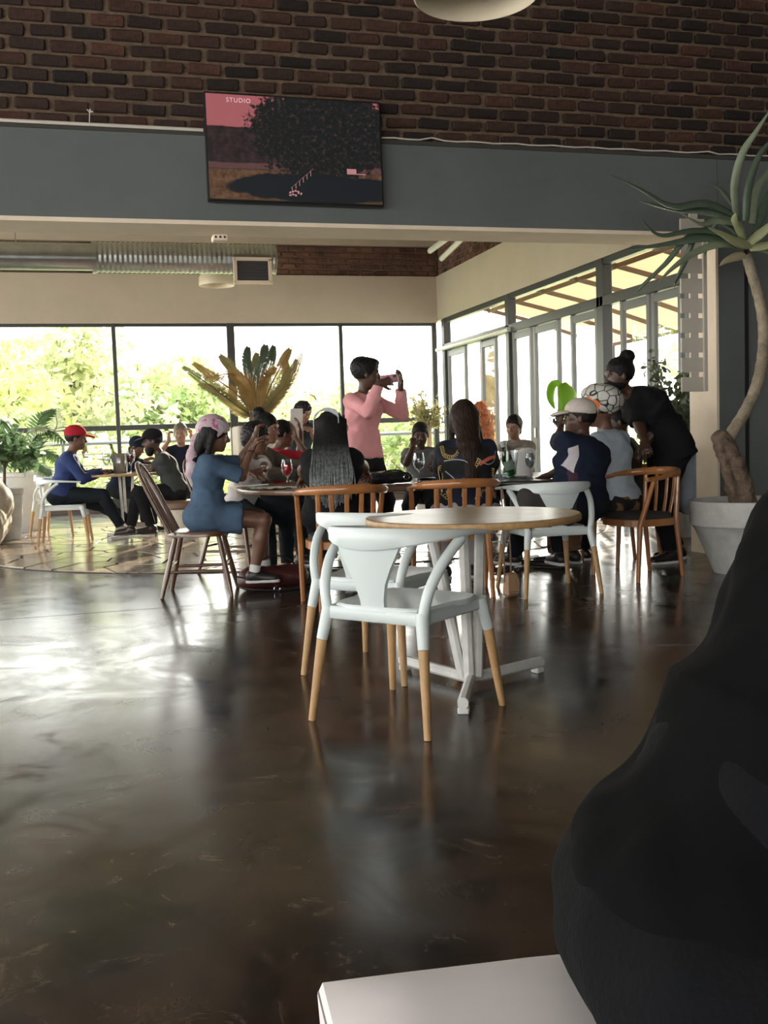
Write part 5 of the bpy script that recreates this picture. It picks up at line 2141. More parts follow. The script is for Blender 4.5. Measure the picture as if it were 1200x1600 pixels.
def bush(name, label, px, py_bot, Y, zc, wid, hgt, mat, nl=700, ls=.04, z0=0, stem=.04, potr=None, branches=9, cat_='plant', roundl=.6, smat=DBARK):
    p = aty(px, py_bot, Y)
    r = empty(name, (p.x, Y, z0))
    tag(r, label, cat_)
    base = 0
    if potr:
        pot(r, potr[0] * .75, potr[0], potr[1])
        base = potr[1] - .05
    tips = []
    m = MB()
    m.tube(cat([(0, 0, base), (.02, 0, zc - z0 - hgt * .35), (0, .02, zc - z0)], 4), [stem * (1 - .06 * i) for i in range(9)], 8)
    for b in range(branches):
        a = rng.uniform(0, 2 * PI)
        rr = wid * .5 * math.sqrt(rng.uniform(.1, 1))
        tip = Vector((rr * math.cos(a), rr * math.sin(a), zc - z0 + rng.uniform(-.5, .5) * hgt))
        s_ = Vector((0, 0, max(base, zc - z0 - hgt * .45 * rng.uniform(.4, 1.1))))
        mid = s_.lerp(tip, .5) + Vector((0, 0, .04))
        m.tube([s_, mid, tip], [stem * .5, stem * .35, stem * .12], 6)
        tips += [(s_, mid, tip)]
    m.build('stem', smat, r, True)
    m = MB()
    for i in range(nl):
        s_, mid, tip = tips[rng.randint(len(tips))]
        t = rng.uniform(.35, 1.05)
        c = (s_ * (1 - t) ** 2 + mid * 2 * t * (1 - t) + tip * t * t) + Vector(rng.normal(size=3)) * wid * .075
        u = Vector(rng.normal(size=3)).normalized()
        w = u.cross(Vector(rng.normal(size=3))).normalized()
        k = ls * rng.uniform(.6, 1.2)
        m.add([c - u * k, c - u * k * .3 + w * k * roundl, c + u * k * .5 + w * k * roundl * .8, c + u * k, c + u * k * .4 - w * k * roundl, c - u * k * .4 - w * k * roundl], [(0, 1, 2, 3, 4, 5)])
    o = m.build('foliage', mat, r)
    o['kind'] = 'stuff'
    return r


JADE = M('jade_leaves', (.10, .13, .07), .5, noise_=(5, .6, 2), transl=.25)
JADE2 = M('sunlit_jade_leaves', (.45, .46, .24), .5, noise_=(5, .7, 2), transl=.4)  # paler copy of the jade green, sunlight put into the colour
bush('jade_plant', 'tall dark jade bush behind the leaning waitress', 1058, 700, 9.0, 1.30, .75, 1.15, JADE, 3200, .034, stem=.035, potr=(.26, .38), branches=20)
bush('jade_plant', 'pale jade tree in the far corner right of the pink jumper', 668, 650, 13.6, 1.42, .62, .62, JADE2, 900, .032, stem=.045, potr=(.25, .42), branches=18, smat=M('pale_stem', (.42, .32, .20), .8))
# plants at far left
LG = M('glossy_palm_leaf', (.10, .18, .08), .35, noise_=(3, .6, 3), transl=.35)
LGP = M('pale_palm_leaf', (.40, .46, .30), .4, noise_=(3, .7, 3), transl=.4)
lp = empty('potted_palm', (aty(38, 740, 14.2).x, 14.2, 0))
tag(lp, 'arching green palm in a white pot by the left windows', 'plant')
pot(lp, .24, .36, .78, M('white_tall_pot', (.62, .60, .56), .6, noise_=(5, .85, 4)), .05)
for pts, mt, dy in (([(35, 742), (45, 700), (70, 672), (100, 690)], LG, -.2), ([(35, 742), (30, 700), (15, 680), (-10, 690)], LG, .2), ([(35, 742), (52, 712), (75, 705), (92, 722)], LG, -.4),
                    ([(36, 742), (55, 690), (62, 655), (82, 640)], LG, .3), ([(34, 742), (38, 690), (50, 670), (72, 672)], LGP, -.3), ([(33, 742), (20, 710), (5, 705), (-12, 725)], LG, -.3),
                    ([(36, 742), (62, 700), (88, 668), (85, 640)], LGP, .3), ([(34, 742), (25, 690), (8, 660), (-15, 655)], LG, -.1), ([(36, 742), (50, 725), (66, 728), (78, 742)], LG, -.5)):
    n = len(pts)
    P_ = []
    for i, (px, py) in enumerate(pts):
        q = aty(px, py, 14.2 + dy * (i / (n - 1)) * 1.5)
        P_.append(Vector((q.x - lp.location.x, q.y - 14.2, q.z)))
    frond(lp, cat(P_, 5), .22, mt, n=20, up=(.1, -.5, .9), name='frond', lw=.035)
bush('leafy_plant', 'dark leafy plant at the left edge above the stone planter', 4, 720, 12.9, 1.18, .8, .55, LG, 420, .07, stem=.02, potr=(.22, .62), branches=12, roundl=.35)
STN = M('stained_cream_stone', (.46, .40, .31), .85, noise_=(3.5, .45, 8), bump=(14, .5))
sp_ = empty('stone_planter', (aty(0, 800, 12.2).x - .30, 12.3, 0))
tag(sp_, 'stained cream stone trough at the left edge', 'planter')
F = Field(.02)
F.cone((0, -.6, .30), (0, .6, .34), .40, .40, .02)
F.ell((.05, -.3, .5), V(.42, .5, .34), None)
F.cut((0, 0, .98), V(.36, .9, .3))
F.plane((0, 0, 0), (0, 0, -1))
F.plane((0, 0, .80), (0, 0, 1))
F.mesh('trough', STN, sp_, wob=(.008, 20))
# lime leaf plant by the doors
lm = empty('leaf_plant', (aty(880, 640, 10.4).x, 10.4, 0))
tag(lm, 'plant with two big lime green leaves left of the patterned head wrap', 'plant')
pot(lm, .16, .22, .50)
LIME = M('lime_leaf', (.30, .52, .06), .4, transl=.6)


def broad_leaf(parent, pts, w, mt, name='leaf', fold=.25):
    P_ = cat([Vector(p) for p in pts], 5)
    m = MB()
    vs_, n = [], len(P_)
    for i, p in enumerate(P_):
        t = i / (n - 1)
        k = w * (math.sin(PI * min(1, t ** .8 * .98 + .02)) ** .7) + .002
        d = (P_[min(i + 1, n - 1)] - P_[max(i - 1, 0)]).normalized()
        a = d.cross(Vector((.1, -1, .1))).normalized()
        b = a.cross(d).normalized()
        vs_ += [p - a * k - b * k * fold, p - a * k * .5, p + b * k * .05, p + a * k * .5, p + a * k - b * k * fold]
    fs = [(i * 5 + j, i * 5 + j + 1, i * 5 + 5 + j + 1, i * 5 + 5 + j) for i in range(n - 1) for j in range(4)]
    m.add(vs_, fs)
    o = m.build(name, mt, parent, True)
    o.modifiers.new('t', 'SOLIDIFY').thickness = .003
    return o


def rl_(o, Y, px, py, dy=0):
    q = aty(px, py, Y + dy)
    return (q.x - o.location.x, q.y - o.location.y, q.z)


broad_leaf(lm, [rl_(lm, 10.4, 884, 597), rl_(lm, 10.4, 889, 612, -.1), rl_(lm, 10.4, 888, 632, -.15), rl_(lm, 10.4, 880, 655, -.1)], .125, LIME)
broad_leaf(lm, [rl_(lm, 10.4, 876, 598), rl_(lm, 10.4, 864, 603, .1), rl_(lm, 10.4, 861, 622, .15), rl_(lm, 10.4, 867, 640, .1)], .055, LIME)
MB().tube(cat([(0, 0, .44), (.02, 0, .9), rl_(lm, 10.4, 884, 640), rl_(lm, 10.4, 884, 598)], 5), .010, 6).build('stem', LIME, lm, True)
MB().tube(cat([(0, 0, .44), (-.03, 0, .9), rl_(lm, 10.4, 873, 640), rl_(lm, 10.4, 876, 599)], 5), .008, 6).build('stem', LIME, lm, True)
# rusty shaggy cycad trunk behind the chain print blouse
rt = empty('shaggy_trunk', (aty(752, 650, 12.2).x, 12.2, 0))
tag(rt, 'rust coloured shaggy plant trunk right of the long brown hair', 'plant')
pot(rt, .18, .26, .62)
F = Field(.012)
F.path([(0, 0, .5), (.0, 0, 1.1), (-.02, 0, 1.42)], [.14, .15, .08], .02)
F.mesh('trunk', M('rust_fibre', (.40, .13, .05), .8, noise_=(20, .5, 5)), rt, wob=(.012, 70))
m = MB()
RST = M('rust_scale', (.62, .24, .09), .7, transl=.3)
for i in range(800):
    a, z = rng.uniform(0, 2 * PI), rng.uniform(.55, 1.5)
    rr = .15 if z < 1.2 else .15 * (1 - (z - 1.2) / .45)
    c = Vector((rr * math.cos(a), rr * math.sin(a), z))
    o_ = Vector((math.cos(a), math.sin(a), .8)).normalized() * .05
    t_ = Vector((-math.sin(a), math.cos(a), 0)) * .010
    m.add([c - t_, c + t_, c + o_], [(0, 1, 2)])
m.build('scales', RST, rt)['kind'] = 'stuff'
p = aty(905, 690, 8.3)

# ================================================================== PEOPLE
denim_blue = cloth('washed_denim', (.07, .115, .185), .7)
navy = cloth('navy_cloth', (.012, .018, .038))
black_c = cloth('black_cloth', (.010, .010, .012))
jeans = cloth('dark_jeans', (.016, .022, .028), .6)
blueshirt = cloth('cobalt_shirt', (.035, .055, .16), .75)
greytee = cloth('dark_grey_tee', (.045, .05, .048))
greytop = cloth('mid_grey_top', (.19, .20, .21))
stonetop = cloth('stone_top', (.22, .20, .175))
whitetop = cloth('white_top', (.60, .56, .54))
redtop = cloth('red_top', (.52, .03, .05))
pink = cloth('pink_knit', (.70, .33, .35), .85)
ltblue = cloth('pale_blue_shirt', (.46, .54, .62), .85)
olive = cloth('olive_top', (.075, .078, .065))
redcap = cloth('red_cap_cloth', (.42, .02, .035))
blackcap = cloth('black_cap_cloth', (.010, .010, .012))
whitecap = cloth('cream_cap_cloth', (.58, .52, .47))
white_s, dark_s = M('white_rubber', (.62, .62, .6), .5), M('dark_shoe', (.02, .018, .018), .4)
trainers = (white_s, dark_s)
pale_tr = (white_s, M('grey_canvas', (.34, .32, .30), .8))
boots = (dark_s, M('brown_boot', (.028, .018, .014), .35))


def ombre(z):
    m = M('dark_to_grey_braids', (.50, .50, .50), .5, noise_=(45, .3, 3), spec=.3)
    nt = m.node_tree
    b = nt.nodes['Principled BSDF']
    src = b.inputs['Base Color'].links[0].from_socket
    tc = nt.nodes.new('ShaderNodeTexCoord')
    sx = nt.nodes.new('ShaderNodeSeparateXYZ')
    nt.links.new(tc.outputs['Object'], sx.inputs[0])
    r = nt.nodes.new('ShaderNodeValToRGB')
    r.color_ramp.elements[0].color = (.62, .68, .70, 1)
    r.color_ramp.elements[1].color = (.03, .03, .032, 1)
    mr = nt.nodes.new('ShaderNodeMapRange')
    mr.inputs[1].default_value, mr.inputs[2].default_value = z - .24, z + .06
    nt.links.new(sx.outputs[2], mr.inputs[0])
    nt.links.new(mr.outputs[0], r.inputs[0])
    mx = nt.nodes.new('ShaderNodeMix')
    mx.data_type = 'RGBA'
    mx.blend_type = 'MULTIPLY'
    mx.inputs[0].default_value = 1
    nt.links.new(src, mx.inputs[6])
    nt.links.new(r.outputs[0], mx.inputs[7])
    nt.links.new(mx.outputs[2], b.inputs['Base Color'])
    return m


def pat_mat(name, base, blobs, scale=9, thr=(.52, .56), kind='noise'):
    m = bpy.data.materials.new(name)
    m.use_nodes = True
    nt = m.node_tree
    b = nt.nodes['Principled BSDF']
    b.inputs['Roughness'].default_value = .85
    tc = nt.nodes.new('ShaderNodeTexCoord')
    last = None
    for i, (col, sc, lo, hi, kd) in enumerate(blobs):
        if kd == 'noise':
            n = nt.nodes.new('ShaderNodeTexNoise')
            n.inputs['Detail'].default_value = 2
            o = n.outputs[0]
        elif kd == 'edge':
            n = nt.nodes.new('ShaderNodeTexVoronoi')
            n.feature = 'DISTANCE_TO_EDGE'
            o = n.outputs[0]
        else:
            n = nt.nodes.new('ShaderNodeTexVoronoi')
            o = n.outputs[0]
        n.inputs['Scale'].default_value = sc
        mp = nt.nodes.new('ShaderNodeMapping')
        mp.inputs['Location'].default_value = (i * 3.3, i * 1.7, i * 5.1)
        nt.links.new(tc.outputs['Object'], mp.inputs[0])
        nt.links.new(mp.outputs[0], n.inputs['Vector'])
        r = nt.nodes.new('ShaderNodeMapRange')
        r.inputs[1].default_value, r.inputs[2].default_value = lo, hi
        nt.links.new(o, r.inputs[0])
        mx = nt.nodes.new('ShaderNodeMix')
        mx.data_type = 'RGBA'
        nt.links.new(r.outputs[0], mx.inputs[0])
        if last:
            nt.links.new(last, mx.inputs[6])
        else:
            mx.inputs[6].default_value = (*base, 1)
        mx.inputs[7].default_value = (*col, 1)
        last = mx.outputs[2]
    nt.links.new(last, b.inputs['Base Color'])
    return m


pinkscarf = pat_mat('pink_white_scarf', (.46, .34, .39), [((.38, .09, .17), 22, .56, .64, 'noise'), ((.50, .46, .49), 13, .54, .62, 'noise')])
wrapmat = pat_mat('patterned_wrap', (.50, .50, .46), [((.015, .02, .02), 15, .06, .03, 'edge'), ((.62, .16, .04), 6, .62, .65, 'noise')])
chain = pat_mat('navy_print_cloth', (.008, .014, .035), [((.004, .004, .005), 4, .5, .52, 'noise')])
jersey = navy


def W(px, py, Y):
    q = aty(px, py, Y)
    return (q.x, q.y, q.z)


TH_ = .78
# ---- left table
human('man in a red cap and cobalt shirt seated at the small white table', (0, 0), headpx=(119, 686, 11.92), face=-4, lean=.28, head=(0, .1), hands=[W(163, 737, 12.2), W(158, 738, 11.85)],
      skin=SKIN_M, shirt=blueshirt, sleeve='long', trousers=jeans, shoes=pale_tr, hat=('cap', redcap), feet=[(.30, 12.25, .08), (.12, 11.85, .08)], curl=.9)
r_ = human('bearded man in a black cap and grey tee leaning over the small white table', (0, 0), headpx=(238, 690, 11.65), face=182, lean=.42, head=(0, .15), hands=[W(222, 728, 11.9), W(228, 734, 12.1)],
           skin=SKIN_D, shirt=greytee, sleeve='short', trousers=black_c, shoes=boots, hat=('cap', blackcap), feet=[(.44, 11.55, .10), (.22, 11.75, .08)], curl=1.0)
F = Field(.009)
F.ell(r_['H'](.035, 0, -.075), V(.07, .066, .055), r_['Rh'])
F.ell(r_['H'](.05, 0, -.12), V(.045, .045, .04), r_['Rh'], .02)
F.cut(r_['H'](.10, 0, -.055), V(.03, .03, .018), r_['Rh'])
F.mesh('beard', HAIR, r_['o'], wob=(.003, 150))
human('person in a dark knitted hat bent over behind the small white table', (0, 0), headpx=(214, 703, 12.95), face=-30, lean=.45, head=(0, .5), hands=[W(240, 728, 12.7), W(226, 720, 12.6)],
      skin=SKIN_M, shirt=navy, sleeve='long', trousers=jeans, hat=('beanie', navy), shoes=trainers, smax=(.9, 1.1))
human('short haired person in a dark top raising both hands beyond the bearded man', (0, 0), headpx=(282, 678, 14.2), face=-100, lean=.1, head=(0, .1), hands=[W(299, 683, 13.9), W(264, 688, 13.95)],
      skin=SKIN_L, shirt=navy, sleeve='short', trousers=jeans, hair='short', hairmat=M('grey_brown_hair', (.10, .085, .07), .6, bump=(80, .6)), curl=1.2, fdirs=[(0, 0, 1), (0, 0, 1)], shoes=trainers, smax=(.9, 1.12))
put(copy_tree(ac), .98, 14.3, -100, 'white moulded armchair under the person raising both hands', group='white moulded armchairs')
# ---- party, left half
r_ = human('woman in a denim dress and pink head scarf seated on the spindle back chair', (0, 0), headpx=(336, 681, 7.32), face=-2, lean=.05, head=(-4, .22), hands=[W(398, 684, 7.5), W(394, 702, 7.25)], poles=[(.3, .2, -1), (.2, -.3, -1)],
           skin=SKIN_M, dress=denim_blue, sleeve='elbow', skirt_len=.62, hair='long', hat=('scarf', pinkscarf), fem=True, bulk=1.06, shoes=trainers, sock=M('white_sock', (.6, .6, .58), .9), feet=[(1.10, 7.48, .07), (.98, 7.22, .07)],
           curl=.9, fdirs=[(.3, 0, 1), (.5, .1, .8)], palms=[(1, 0, 0), (1, 0, 0)])
MB().tube([(r_['am'][1][2] * .93 + r_['am'][1][1] * .07) + r_['am'][1][2] * 0 + V(.031 * math.cos(t * PI / 6), .031 * math.sin(t * PI / 6), .004 * math.sin(t)) for t in range(13)], .0045, 6).build('bracelet', BLACK, r_['o'], True)
r_ = human('person in a white top with short dark hair resting crossed arms on the brown table', (0, 0), headpx=(402, 688, 8.15), face=-50, lean=.38, head=(10, .1), hands=[W(415, 741, 7.55), W(400, 744, 7.5)], poles=[(.9, .3, -.4), (-.6, -.3, -.6)],
           skin=SKIN_M, shirt=whitetop, sleeve='short', trousers=jeans, hair='afro', fem=True, shoes=trainers, curl=1.0, fdirs=[(-1, -.3, -.1), (1, -.3, -.1)])
w_ = r_['am'][0]
wc_ = w_[2] * .9 + w_[1] * .1
MB().box(tuple(wc_ + V(.0, -.01, .026)), (.034, .034, .012), bev=.005).build('wristwatch', CERAMIC, r_['o'])
human('dark haired person glimpsed between the white top and the red top', (0, 0), headpx=(417, 671, 8.75), face=-25, lean=.15, head=(-10, .15), skin=SKIN_L, shirt=cloth('brown_grey_top', (.12, .10, .09)), sleeve='long', trousers=jeans, hair='bun', fem=True,
      shoes=trainers, hands=[(1.75, 8.42, .80), (1.55, 8.35, .80)], smax=(.9, 1.12))
human('person in a red tee with cropped hair and hands before the face', (0, 0), headpx=(443, 679, 9.15), face=5, lean=.22, head=(0, .12), hands=[W(470, 676, 9.25), W(462, 684, 9.05)], poles=[(.3, .2, -1), (.3, -.3, -1)],
      skin=SKIN_M, shirt=redtop, sleeve='short', trousers=jeans, hair='short', shoes=trainers, curl=.3, fdirs=[(-.2, 0, 1), (-.15, 0, 1)], palms=[(-1, 0, 0), (-1, 0, 0)])
human('woman with long wavy black hair looking down beyond the menu card', (0, 0), headpx=(474, 645, 11.2), face=-72, lean=.08, head=(14, .42), sit=None, hands=[W(486, 672, 10.9), W(466, 674, 10.9)],
      skin=SKIN_L, shirt=cloth('slate_top', (.035, .045, .055)), sleeve='short', trousers=black_c, hair='wavy', fem=True, shoes=trainers, curl=.8)
# braided woman
r_ = human('woman in black seen from behind with long grey braids', (0, 0), headpx=(517, 674, 6.83), face=76, lean=.16, head=(0, .25), hands=[W(470, 752, 7.35), W(585, 752, 7.45)], poles=[(-1, .1, -.3), (1, .1, -.3)],
           skin=SKIN_M, shirt=black_c, sleeve='cap', trousers=black_c, hair='short', fem=True, bulk=1.22, shoes=trainers, curl=.8)
Hf, ob = r_['H'], r_['o']
m = MB()
for i in range(150):
    u = -1 + 2 * i / 149
    a0 = V(*Hf(-.130 + .05 * u * u, .110 * u, .085 - .02 * u * u))
    a1 = V(*Hf(-.150 + .05 * u * u, .112 * u, -.02))
    k = r_['neck'] + r_['Rt'] @ V(-.135, .135 * u, -.02)
    e1 = r_['neck'] + r_['Rt'] @ V(-.175 + rng.uniform(-.015, .02), .150 * u + rng.uniform(-.02, .02), -.20)
    e2 = r_['neck'] + r_['Rt'] @ V(-.19 + rng.uniform(-.02, .02), (.14 + rng.uniform(-.03, .03)) * u + rng.uniform(-.02, .02), -.36 - .10 * (1 - abs(u)) * rng.uniform(.4, 1.2))
    m.tube(cat([V(*Hf(.035 - .05 * u * u, .075 * u, .125 - .05 * u * u)), a0, a1, k, e1, e2], 4), [.0048] * 20 + [.003], 5)
hb_ = m.build('braid_fall', ombre(r_['neck'][2]), ob, True, 'loose grey tipped braids')
hb_['kind'] = 'stuff'
F = Field(.009)
F.ell(Hf(-.03, 0, .050), V(.115, .102, .102), r_['Rh'])
F.cone(Hf(-.08, 0, .02), Hf(-.11, 0, -.12), .065, .05, .03, wax=r_['Rh'] @ V(0, 1, 0), wf=1.4)
F.cut(Hf(.09, 0, -.04), V(.09, .12, .095), r_['Rh'])
F.mesh('gathered_hair', HAIR, ob, wob=(.004, 110))
m = MB()
for i in range(14):
    t = i / 13
    m.tube(cat([Hf(-.02 + .03 * t, .118, -.03 + .02 * t), Hf(-.06, .112, .08 + .02 * t), Hf(-.09, .04, .145 - .015 * t), Hf(-.13, -.05, .11 - .03 * t), Hf(-.15, -.06, .02)], 4), .0045, 5)
m.build('pale_braid_band', M('silver_braid', (.38, .40, .42), .5), ob, True, 'silver braids wound around the crown')['kind'] = 'stuff'
human('child sized face peeping between the braids and the pink jumper', (0, 0), headpx=(545, 668, 9.9), face=-100, lean=.1, head=(0, .1), skin=SKIN_M, shirt=navy, sleeve='short', trousers=jeans, hair='short', shoes=trainers, smax=(.8, 1.12))
# standing photographer
r_ = human('standing woman in a pink jumper taking a photo with a phone', (0, 0), headpx=(574, 586, 8.75), face=-52, lean=.02, head=(36, .10), sit=None, hands=[W(626, 606, 8.72), W(592, 600, 8.42)], poles=[(1, 0, -.9), (-.25, -.3, -1)],
           skin=SKIN_D, shirt=pink, sleeve='long', trousers=black_c, hair='updo', fem=True, shoes=trainers, curl=(.35, .9), fdirs=[(-.05, -.1, 1), (.9, 0, .25)], palms=[(-1, -.2, 0), (0, .6, -.2)], smax=(.9, 1.15), long_hem=.03)
ph = W(608, 592, 8.50)
o = empty('phone', ph)
o.rotation_euler = (0, math.radians(-6), math.radians(-8))
tag(o, 'phone in a pink case held up by the woman in the pink jumper', 'phone')
MB().box((0, 0, 0), (.15, .010, .075), bev=.004).build('case', M('pink_case', (.45, .16, .22), .35), o)
MB().box((0, .006, 0), (.138, .002, .066)).build('screen', BLACK, o)
MB().box((.05, -.007, .018), (.03, .006, .02), bev=.002).build('camera_bump', BLACK, o)
w_ = r_['am'][1]
wc_ = w_[2] * .93 + w_[1] * .07
d_ = unit(w_[2] - w_[1])
MB().tube([wc_ - d_ * .012, wc_ + d_ * .012], .033, 16).build('wristwatch', BLACK, r_['o'], True)
# ---- party, right half
human('woman in a grey tee resting her cheek on her fist', (0, 0), headpx=(657, 680, 9.2), face=-112, lean=.22, head=(5, .25), hands=[W(672, 745, 8.4), W(645, 697, 8.98)], poles=[(.6, 0, -1), (-.5, -.6, -1)],
      skin=SKIN_D, shirt=greytop, sleeve='short', trousers=jeans, hair='braided_bun', fem=True, shoes=trainers, curl=1.4, fdirs=[None, (.2, .3, .6)], palms=[None, (.3, 1, .2)])
r_ = human('woman with long brown hair in a navy blouse printed with gold chains', (0, 0), headpx=(724, 656, 6.90), face=82, lean=.14, head=(0, .08), hands=[W(690, 748, 7.35), W(765, 750, 7.4)], poles=[(-1, .1, -.5), (1, .1, -.5)],
           skin=SKIN_L, shirt=chain, sleeve='long', trousers=cloth('white_skirt', (.50, .48, .52)), hair='verylong', hairmat=HAIR_BR, fem=True, bulk=1.12, shoes=trainers, curl=.8)
# printed chains and bands, flat print lying on the blouse back
GOLD = M('gold_print', (.42, .30, .10), .6)
CORAL = M('coral_print', (.62, .13, .07), .6)
PALEP = M('pale_print', (.40, .42, .45), .6)
sh_ = [c for c in r_['o'].children if c.name.startswith('shirt')][0]
from mathutils.bvhtree import BVHTree
dg_v = [v.co.copy() for v in sh_.data.vertices]
bvh = BVHTree.FromPolygons(dg_v, [tuple(p.vertices) for p in sh_.data.polygons])
P0, s_ = r_['P'], r_['s']


def on_back(y, z):
    h_ = bvh.ray_cast(Vector((-.6, y, z)), Vector((1, 0, 0)))
    return (h_[0] + h_[1] * .002, h_[1]) if h_[0] else (None, None)


def print_line(name, mat, pts, w, links=False):
    P_ = cat([Vector((0, y, z)) for y, z in pts], 10)
    m = MB()
    q = []
    for p_ in P_:
        h_, n_ = on_back(p_.y, p_.z)
        if h_ is not None:
            q.append(h_)
    if len(q) < 3:
        return
    if links:
        for i in range(0, len(q) - 2, 2):
            c, d = q[i], (q[min(i + 2, len(q) - 1)] - q[i])
            if d.length < 1e-4:
                continue
            u = d.normalized()
            a = u.cross(Vector((1, 0, 0))).normalized()
            m.tube([c + u * d.length * .55 * math.cos(t * PI / 4) + a * w * math.sin(t * PI / 4) for t in range(9)], w * .28, 5)
    else:
        vs_ = []
        for i, c in enumerate(q):
            d = (q[min(i + 1, len(q) - 1)] - q[max(i - 1, 0)]).normalized()
            a = d.cross(Vector((1, 0, 0))).normalized()
            for sd in (1, -1):
                hh_, _n = on_back((c + a * w * sd).y, (c + a * w * sd).z)
                vs_.append(hh_ if hh_ is not None else c)
        m.add(vs_, [(2 * i, 2 * i + 1, 2 * i + 3, 2 * i + 2) for i in range(len(q) - 1)])
    o = m.build(name, mat, sh_)


z0 = P0[2]
print_line('printed_chain', GOLD, [(.19, z0 + .44), (.17, z0 + .38), (.11, z0 + .37), (.06, z0 + .43)], .013, True)
print_line('printed_chain', GOLD, [(-.06, z0 + .34), (-.01, z0 + .27), (.04, z0 + .21), (.06, z0 + .12), (.07, z0 + .08)], .013, True)
print_line('printed_chain', GOLD, [(-.17, z0 + .27), (-.175, z0 + .20), (-.17, z0 + .14)], .011, True)
print_line('printed_chain', GOLD, [(-.02, z0 + .07), (-.08, z0 + .12), (-.14, z0 + .10), (-.17, z0 + .06)], .011, True)
print_line('printed_chain', GOLD, [(.20, z0 + .30), (.195, z0 + .22), (.20, z0 + .13), (.16, z0 + .06)], .014, True)
print_line('printed_band', CORAL, [(-.20, z0 + .36), (-.13, z0 + .345), (-.06, z0 + .31)], .012)
print_line('printed_band', CORAL, [(.16, z0 + .12), (.12, z0 + .17), (.09, z0 + .185)], .010)
print_line('printed_band', CORAL, [(-.10, z0 + .09), (-.15, z0 + .10), (-.19, z0 + .09)], .011)
print_line('printed_cord', PALEP, [(.18, z0 + .34), (.10, z0 + .35), (.03, z0 + .33), (-.01, z0 + .27)], .003)
print_line('printed_cord', PALEP, [(.01, z0 + .20), (-.05, z0 + .14), (-.06, z0 + .08)], .003)
print_line('printed_cord', PALEP, [(-.04, z0 + .36), (-.12, z0 + .31), (-.18, z0 + .33), (-.20, z0 + .40)], .003)
print_line('printed_cord', PALEP, [(.17, z0 + .27), (.12, z0 + .22), (.10, z0 + .17)], .003)
r_ = human('woman with slicked striped hair in a stone coloured top beyond the dark table', (0, 0), headpx=(803, 668, 9.5), face=-142, lean=.12, head=(8, .12), skin=SKIN_L, shirt=stonetop, sleeve='long', trousers=jeans, hair='braided_bun', fem=True, bulk=1.1, shoes=trainers,
           hands=[(3.6, 8.55, .78), (3.35, 8.5, .78)], curl=.8)
m = MB()
for i in range(5):
    z = .05 + .018 * i
    m.tube(cat([r_['H'](.055 - .01 * i, .074 - .006 * i, z), r_['H'](-.03, .090 - .010 * i, z + .006), r_['H'](-.09, .055 - .005 * i, z - .035)], 5), .003, 5)
m.build('silver_parting', M('silver_parting', (.35, .35, .36), .5), r_['o'], True)
r_ = human('man in a navy jersey and cream cap seated on the right white armchair', (0, 0), headpx=(905, 655, 6.66), face=106, lean=.18, side=-.30, head=(52, .08), hands=[W(876, 668, 7.0), W(845, 748, 7.1)], poles=[(-.5, .2, -1), (-1, 0, -.4)],
           skin=SKIN_D, shirt=jersey, sleeve='elbow', trousers=jeans, hat=('cap_back', whitecap), bulk=1.26, shoes=trainers, curl=1.0, fdirs=[(0, .2, 1), None], feet=[(2.95, 7.15, .08), (3.25, 6.95, .08)])
sh_ = [c for c in r_['o'].children if c.name.startswith('shirt')][0]
bvh = BVHTree.FromPolygons([v.co.copy() for v in sh_.data.vertices], [tuple(p.vertices) for p in sh_.data.polygons])
z0 = r_['P'][2]
WH = M('jersey_white', (.50, .46, .50), .8)
MAR = M('jersey_maroon', (.045, .015, .03), .8)


def panel(name, mat, quad):
    n = 10
    m = MB()
    vs_, ok = [], True
    for i in range(n + 1):
        for j in range(n + 1):
            a, b = i / n, j / n
            y = (1 - a) * (1 - b) * quad[0][0] + a * (1 - b) * quad[1][0] + a * b * quad[2][0] + (1 - a) * b * quad[3][0]
            z = (1 - a) * (1 - b) * quad[0][1] + a * (1 - b) * quad[1][1] + a * b * quad[2][1] + (1 - a) * b * quad[3][1]
            h_, _ = on_back(y - .3 * (z - z0), z)
            vs_.append(h_)
    fs = [(i * (n + 1) + j, (i + 1) * (n + 1) + j, (i + 1) * (n + 1) + j + 1, i * (n + 1) + j + 1) for i in range(n) for j in range(n)]
    fs = [f for f in fs if all(vs_[k] is not None for k in f) and max((vs_[f[0]] - vs_[f[2]]).length, (vs_[f[1]] - vs_[f[3]]).length) < .25]
    vs_ = [v if v is not None else Vector((0, 0, 0)) for v in vs_]
    m.add(vs_, fs).build(name, mat, sh_, True)


panel('white_panel', WH, [(.14, z0 + .42), (.20, z0 + .40), (.225, z0 + .28), (.16, z0 + .22)])
panel('maroon_panel', MAR, [(.13, z0 + .22), (.19, z0 + .25), (.19, z0 + .13), (.13, z0 + .10)])
panel('white_panel', WH, [(-.225, z0 + .34), (-.235, z0 + .22), (-.15, z0 + .10), (-.16, z0 + .20)])
wg = wine_glass(876, 690, .74, 'stemmed glass lifted to the lips of the man in the cream cap', None, .9)
q = aty(873, 668, 7.0)
wg.location = (q.x - .02, q.y + .03, q.z - .06)
human('person in a pale blue shirt and patterned head wrap seen from behind', (0, 0), headpx=(938, 640, 7.18), face=122, lean=.14, head=(18, .05), hands=[W(905, 735, 7.6), W(930, 740, 7.75)], skin=SKIN_M, shirt=ltblue, sleeve='long', trousers=pat_mat('brown_print_skirt', (.20, .11, .05), [((.01, .01, .01), 7, .50, .53, 'noise')]), hair='short', hat=('wrap', wrapmat), fem=True, bulk=1.0,
      shoes=trainers, curl=.8, smax=(.9, 1.2), sit=.45)
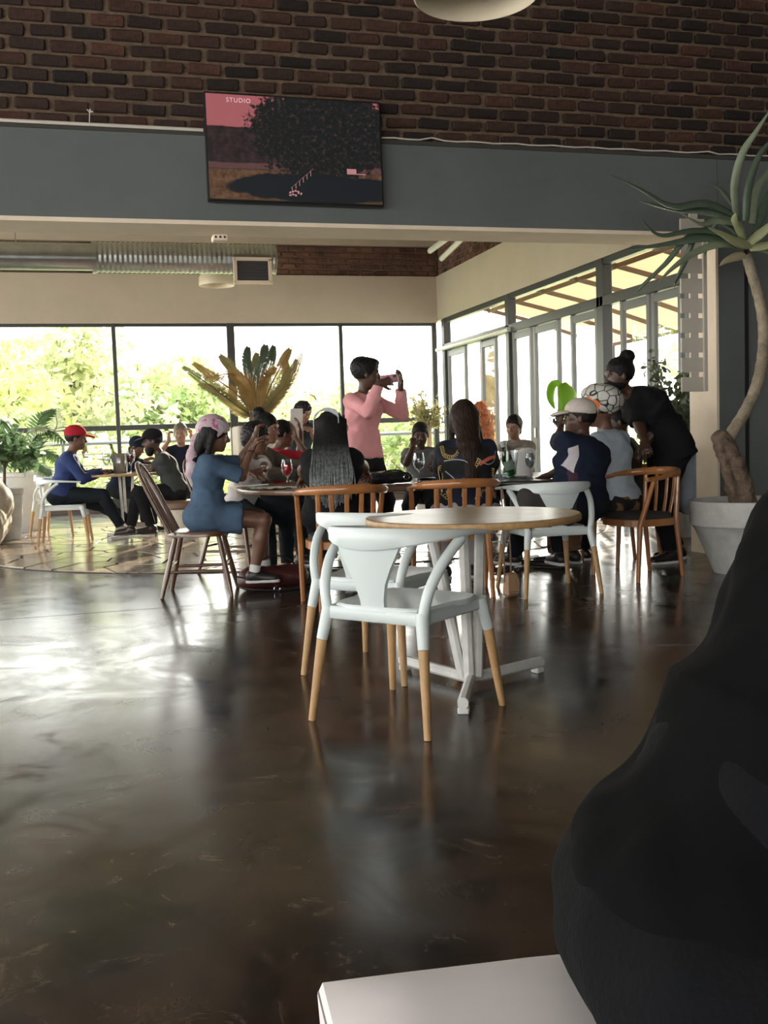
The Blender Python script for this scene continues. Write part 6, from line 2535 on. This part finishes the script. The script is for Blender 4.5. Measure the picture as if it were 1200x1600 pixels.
human('dark haired person in an olive top partly hidden beside the leaning waitress', (0, 0), headpx=(966, 660, 7.62), face=150, lean=.12, head=(10, .15), hands=[(3.45, 7.95, .80), (3.5, 8.15, .80)], skin=SKIN_D, shirt=olive, sleeve='long', trousers=black_c, hair='short', fem=True,
      shoes=trainers, curl=.8, smax=(.9, 1.15))
r_ = human('waitress in black with a high bun leaning in from the right', (4.42, 7.42), headpx=(967, 588, 7.30), face=176, lean=.82, head=(0, .16), sit=None, hands=[W(1004, 700, 7.25), W(1010, 697, 7.0)], poles=[(.5, .3, -.7), (.5, -.3, -.7)],
           skin=SKIN_D, shirt=black_c, sleeve='elbow', trousers=black_c, hair='bun', fem=True, bulk=1.22, shoes=trainers, curl=1.0, smax=(.85, 1.25), long_hem=.10)
F = Field(.009)
H_ = r_['H']
F.ell(H_(.055, 0, -.055), V(.065, .066, .055), r_['Rh'])
F.ell(H_(.02, 0, -.06), V(.07, .072, .045), r_['Rh'], .02)
F.mesh('face_mask', black_c, r_['o'])
wx, wy = r_['o'].location.x, r_['o'].location.y
# cloth hanging from her waist
m = MB()
g = []
for i in range(9):
    for j in range(13):
        g.append((wx + .15 + .03 * math.sin(i * 1.3) , wy - .12 + .035 * i, .92 - .045 * j + .01 * math.sin(i * 2)))
m.add(g, [(i * 13 + j, i * 13 + j + 1, (i + 1) * 13 + j + 1, (i + 1) * 13 + j) for i in range(8) for j in range(12)])
o = m.build('hand_towel', cloth('grey_towel', (.30, .33, .37)), None, True)
o.modifiers.new('t', 'SOLIDIFY').thickness = .012
tag(o, 'grey cloth hanging at the back of the waitress', 'towel')

# ---- foreground figure
r_ = human('large person in black seated close by on the white bench, seen from the back', (.715, .93), seat_ell=((-.055, -.11, -.05), (.180, .35, .085)), face=-4, lean=.70, sit=.44, s=1.12, bulk=1.35, head=(0, -.2), hands=[(1.55, 1.15, .80), (1.5, .72, .80)],
           feet=[(1.32, 1.10, .08), (1.30, .80, .08)], skin=SKIN_M, shirt=M('black_sweater', (.0018, .0018, .0022), .95, bump=(22, .25), spec=.1), sleeve='long', trousers=M('dark_denim', (.0018, .0022, .0034), .9, bump=(120, .3), noise_=(8, .6, 4), spec=.15), hair='short', shoes=trainers, long_hem=.07)
